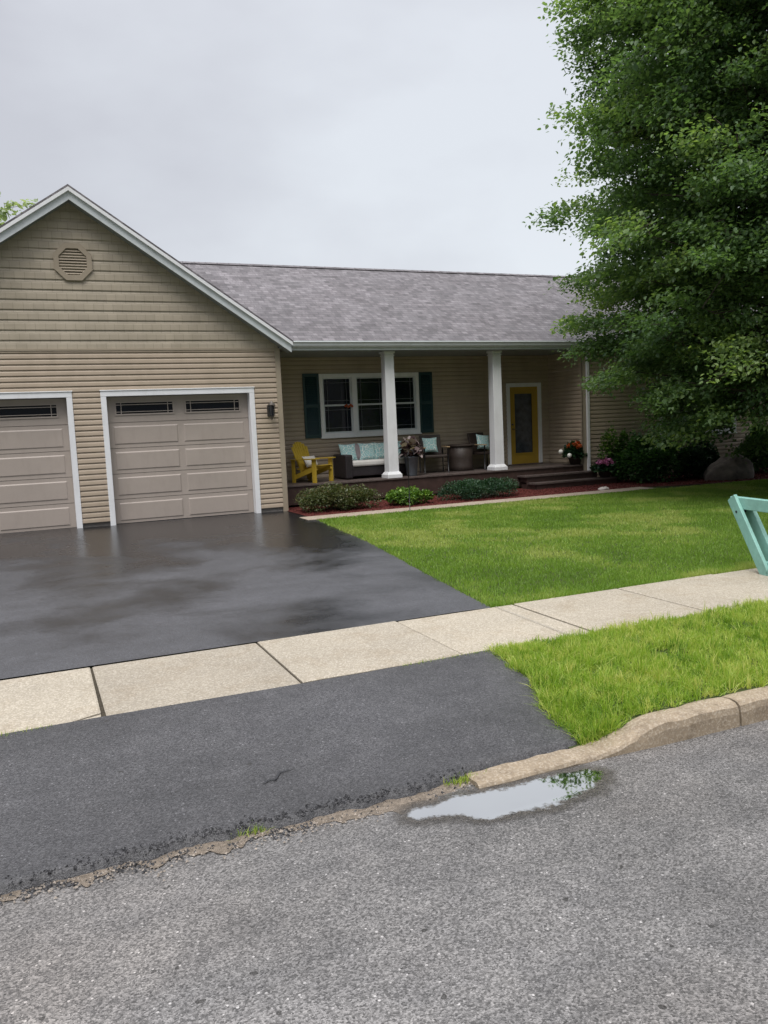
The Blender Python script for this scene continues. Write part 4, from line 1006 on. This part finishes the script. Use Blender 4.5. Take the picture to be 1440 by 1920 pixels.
# ---------------------------------------------------------------- trees
def tree(name, label, loc, height, rx, ry, z0, nb, nsp, nlf, size, mat, prof, trunk_r=.2, tone0=.35, seed=1):
    global rng; rng = np.random.default_rng(seed); rd = random.Random(seed)
    t = thing(name, label, 'tree', loc)
    b = MB(); H_ = height
    tp = [(0, 0, -.05), (.03, .02, H_*.15), (.10, -.04, H_*.4), (.05, .06, H_*.65), (0, 0, H_*.88)]
    b.tube(tp, [trunk_r*1.25, trunk_r, trunk_r*.72, trunk_r*.42, trunk_r*.12], 12)
    for k in range(5):
        a = k*1.26; b.tube([(0, 0, .35), (math.cos(a)*trunk_r*1.3, math.sin(a)*trunk_r*1.3, .02), (math.cos(a)*trunk_r*2.2, math.sin(a)*trunk_r*2.2, -.08)], [trunk_r*.5, trunk_r*.4, trunk_r*.15], 6)
    b.build('trunk', 'bark', t, smooth=True)
    br = MB(); PP, DD, TT = [], [], []
    for i in range(nb):
        f = (i+.5)/nb; z = z0 + (H_-z0)*f**.92; a = i*2.39996 + rd.uniform(-.25, .25)
        rr = np.interp((z-z0)/(H_-z0), [p[0] for p in prof], [p[1] for p in prof])*rd.uniform(.86, .97)
        end = np.array([math.cos(a)*rx*rr, math.sin(a)*ry*rr, z]); 
        bz = max(z0*.6, z - rd.uniform(.22, .38)*rx*rr); base = np.array([0, 0, min(bz, H_*.85)])
        mid = base*.45+end*.55+np.array([0, 0, .25*rr])
        br.tube([base, mid, end], [max(.02, trunk_r*.28*(1-f*.5)), max(.012, trunk_r*.13), .006], 6)
        bt = rd.random()**2.2*.9; out_ = np.array([math.cos(a), math.sin(a), 0])
        side = np.array([-out_[1], out_[0], 0])
        for k in range(nsp):
            s_ = rd.uniform(.42, 1.04)
            p = (base*(1-s_)**2 + 2*mid*s_*(1-s_) + end*s_*s_) if s_ <= 1 else end + out_*(s_-1)*2
            o_ = side*rd.gauss(0, .55)*rx/5.5 + np.array([0, 0, rd.gauss(0, .30)*rx/5.5]) + out_*rd.gauss(0, .3)
            q_ = p+o_; L_ = rd.uniform(.45, .95)*rx/5.5
            dd = out_*1.0 + side*rd.gauss(0, .7) + np.array([0, 0, rd.uniform(-.35, .45)]); dd /= np.linalg.norm(dd)
            tip = q_+dd*L_+np.array([0, 0, -.22*L_])
            if k % 2 == 0: br.tube([p, q_, tip], [.012, .008, .003], 4, cap=False)
            m_ = int(nlf*rd.uniform(.6, 1.3)*(.55 if math.cos(a) > .35 else 1)); u_ = rng.random(m_)
            P = q_ + (tip-q_)*u_[:, None] + np.clip(rng.normal(0, 1, (m_, 3)), -1.7, 1.7)*np.array([.17, .17, .09])*(rx/5.5)*1.15
            D_ = dd + rng.normal(0, .5, (m_, 3)); PP.append(P); DD.append(D_)
            TT.append(np.full(m_, tone0 + bt*.5 + rd.gauss(0, .10)) + rng.normal(0, .12, m_) + .12*(s_-.8))
    br.build('branches', 'bark', t)
    leaves('crown', np.concatenate(PP), np.concatenate(DD), size, mat, t, np.concatenate(TT), .35, .78)
    return t
tree('maple_tree', 'large leafy green maple on the front lawn at the right', (10.5, -4.7, 0), 13.6, 5.5, 4.5, 1.95, 240, 15, 265, .074, 'maple',
     [(0, .80), (.05, .93), (.2, .96), (.5, 1.0), (.75, .98), (.92, .70), (1, .12)], .24, .30, 11)
tree('background_tree', 'pale green tree top showing behind the garage roof', (-7.4, 26, 0), 14.2, 4.2, 4.2, 3, 60, 8, 55, .2, 'far',
     [(0, .6), (.3, 1), (.6, .95), (.85, .6), (1, .15)], .22, .45, 5)

# ---------------------------------------------------------------- grass blades
rng = np.random.default_rng(99)
def blades(name, X, Y, Z, h, w, mat, tone, lean, label):
    n_ = len(X); a = rng.random(n_)*2*PI; la = rng.random(n_)*2*PI; l = lean*np.abs(rng.normal(.6, .5, n_))*h
    wx, wy = np.cos(a)*w/2, np.sin(a)*w/2; lx_, ly_ = np.cos(la)*l, np.sin(la)*l
    z2 = np.sqrt(np.maximum(h*h*.3, h*h - l*l))
    V = np.stack([np.stack([X-wx, Y-wy, Z-.004], 1), np.stack([X+wx, Y+wy, Z-.004], 1),
                  np.stack([X+lx_*.35+wx*.8, Y+ly_*.35+wy*.8, Z+z2*.58], 1), np.stack([X+lx_*.35-wx*.8, Y+ly_*.35-wy*.8, Z+z2*.58], 1),
                  np.stack([X+lx_+wx*.12, Y+ly_+wy*.12, Z+z2], 1), np.stack([X+lx_-wx*.12, Y+ly_-wy*.12, Z+z2], 1)], 1)
    Q = (np.arange(n_)*6)[:, None, None] + np.array([(0, 1, 2, 3), (3, 2, 4, 5)])[None]
    tn = np.repeat(np.clip(tone, 0, 1), 6)
    o = np_mesh(name, V.reshape(-1, 3), Q.reshape(-1, 4), mat, None, tn)
    return tag(o, label, 'grass', kind='stuff')
def n2(x, y, f, s=0):
    def o(x, y):
        i = np.floor(x); j = np.floor(y); u = x-i; v = y-j; u = u*u*(3-2*u); v = v*v*(3-2*v)
        h = lambda a, b: np.modf(np.abs(np.sin(a*12.9898+b*78.233+s*3.7)*43758.5453))[0]
        return (h(i, j)*(1-u)+h(i+1, j)*u)*(1-v)+(h(i, j+1)*(1-u)+h(i+1, j+1)*u)*v
    xr, yr = x*.8-y*.6, x*.6+y*.8
    return .55*o(xr*f, yr*f)+.28*o(xr*f*2.1+5, yr*f*2.1)+.17*o(xr*f*4.3, yr*f*4.3+9)
# verge
NT = 7000; N = 120000; tx = -2.2 + 8.2*rng.random(NT)**1.7; ty = rng.uniform(-12.60, -11.02, NT); ti = rng.integers(0, NT, N); th_ = np.exp(rng.normal(0, .32, NT)); tt_ = rng.normal(0, .22, NT)
hi = n2(tx, ty, 3.1, 21); th_ *= .65+.8*hi
X = tx[ti]+rng.normal(0, .020, N); Y = np.minimum(ty[ti]+rng.normal(0, .020, N), -11.0-.06*rng.random(N)); TH, TTn = th_[ti], tt_[ti]
ok = (X > apron_right(Y) + .03 - .13*n2(X, Y, 8, 35)*rng.random(N)**.5) & (Y > -12.575-.05*rng.random(N)**3); X, Y, TH, TTn = X[ok], Y[ok], TH[ok], TTn[ok]
cl_ = n2(X, Y, 5, 1); cl2 = n2(X, Y, 1.6, 4)
h = (.028 + .035*cl_ + .02*rng.random(len(X)))*TH*np.where(Y > -11.15, .8, 1)
blades('verge_grass', X, Y, gz(X, Y), h, .0042+.002*rng.random(len(X)), 'vblade', .36+.5*cl_+.5*(cl2-.45)+TTn+rng.normal(0, .14, len(X)), 1.0, 'bright green tufted grass on the strip between sidewalk and kerb')
# lawn
N = 330000; Y = -9.86 + 8.0*rng.random(N)**1.35; X = rng.uniform(-1.2, 13.5, N)
ok = (X > drive_edge(Y)+.02-.09*n2(X, Y, 6, 33)*rng.random(N)**.5) & (X < -1.2+ (Y+12.2)*1.5+3.0) ; X, Y = X[ok], Y[ok]
ok = (Y < -1.98) & ~((X > 8) & (Y > -2.15)); X, Y = X[ok], Y[ok]
cl_ = n2(X, Y, 2.2, 7); cl2 = n2(X, Y, .7, 9)
h = .022+.022*cl_+.012*rng.random(len(X)) + .015*(Y < -9.7)
dry = sstep(.5, .75, n2(X, Y, 1.1, 12))*.4
blades('lawn_grass', X, Y, np.zeros(len(X)), h, .005+.0008*(Y+10), 'blade', .24+.40*cl_+.5*(cl2-.4)+dry+rng.normal(0, .12, len(X)), .7, 'mown green lawn between the driveway and the porch bed')
# tufts in the gaps of the paving
N = 1500; X = rng.uniform(-7.5, -1.8, N); Y = np.full(N, -11.055)+rng.normal(0, .012, N); keep = (vnoise(X*2.2, 31) > .62) | (X > -2.5)
X, Y = X[keep], Y[keep]; blades('weeds', X, Y, np.zeros(len(X)), .02+.02*rng.random(len(X)), .004+.0*X, 'vblade', .3+.7*rng.random(len(X)), .9, 'thin weeds growing in the gap between sidewalk and apron')
N = 900; X = rng.uniform(-7, -2.7, N); keep = vnoise(X*2.0, 41) > .66; X = X[keep]; X = np.concatenate([X, rng.normal(-2.9, .05, 160), rng.normal(-4.0, .05, 60)]); Y = apron_edge(X)-.01+rng.normal(0, .015, len(X))
blades('gutter_weeds', X, Y, road_z(Y)+.01, .02+.03*rng.random(len(X)), .004+.0*X, 'vblade', .3+.7*rng.random(len(X)), .9, 'small weeds along the broken lower edge of the apron')
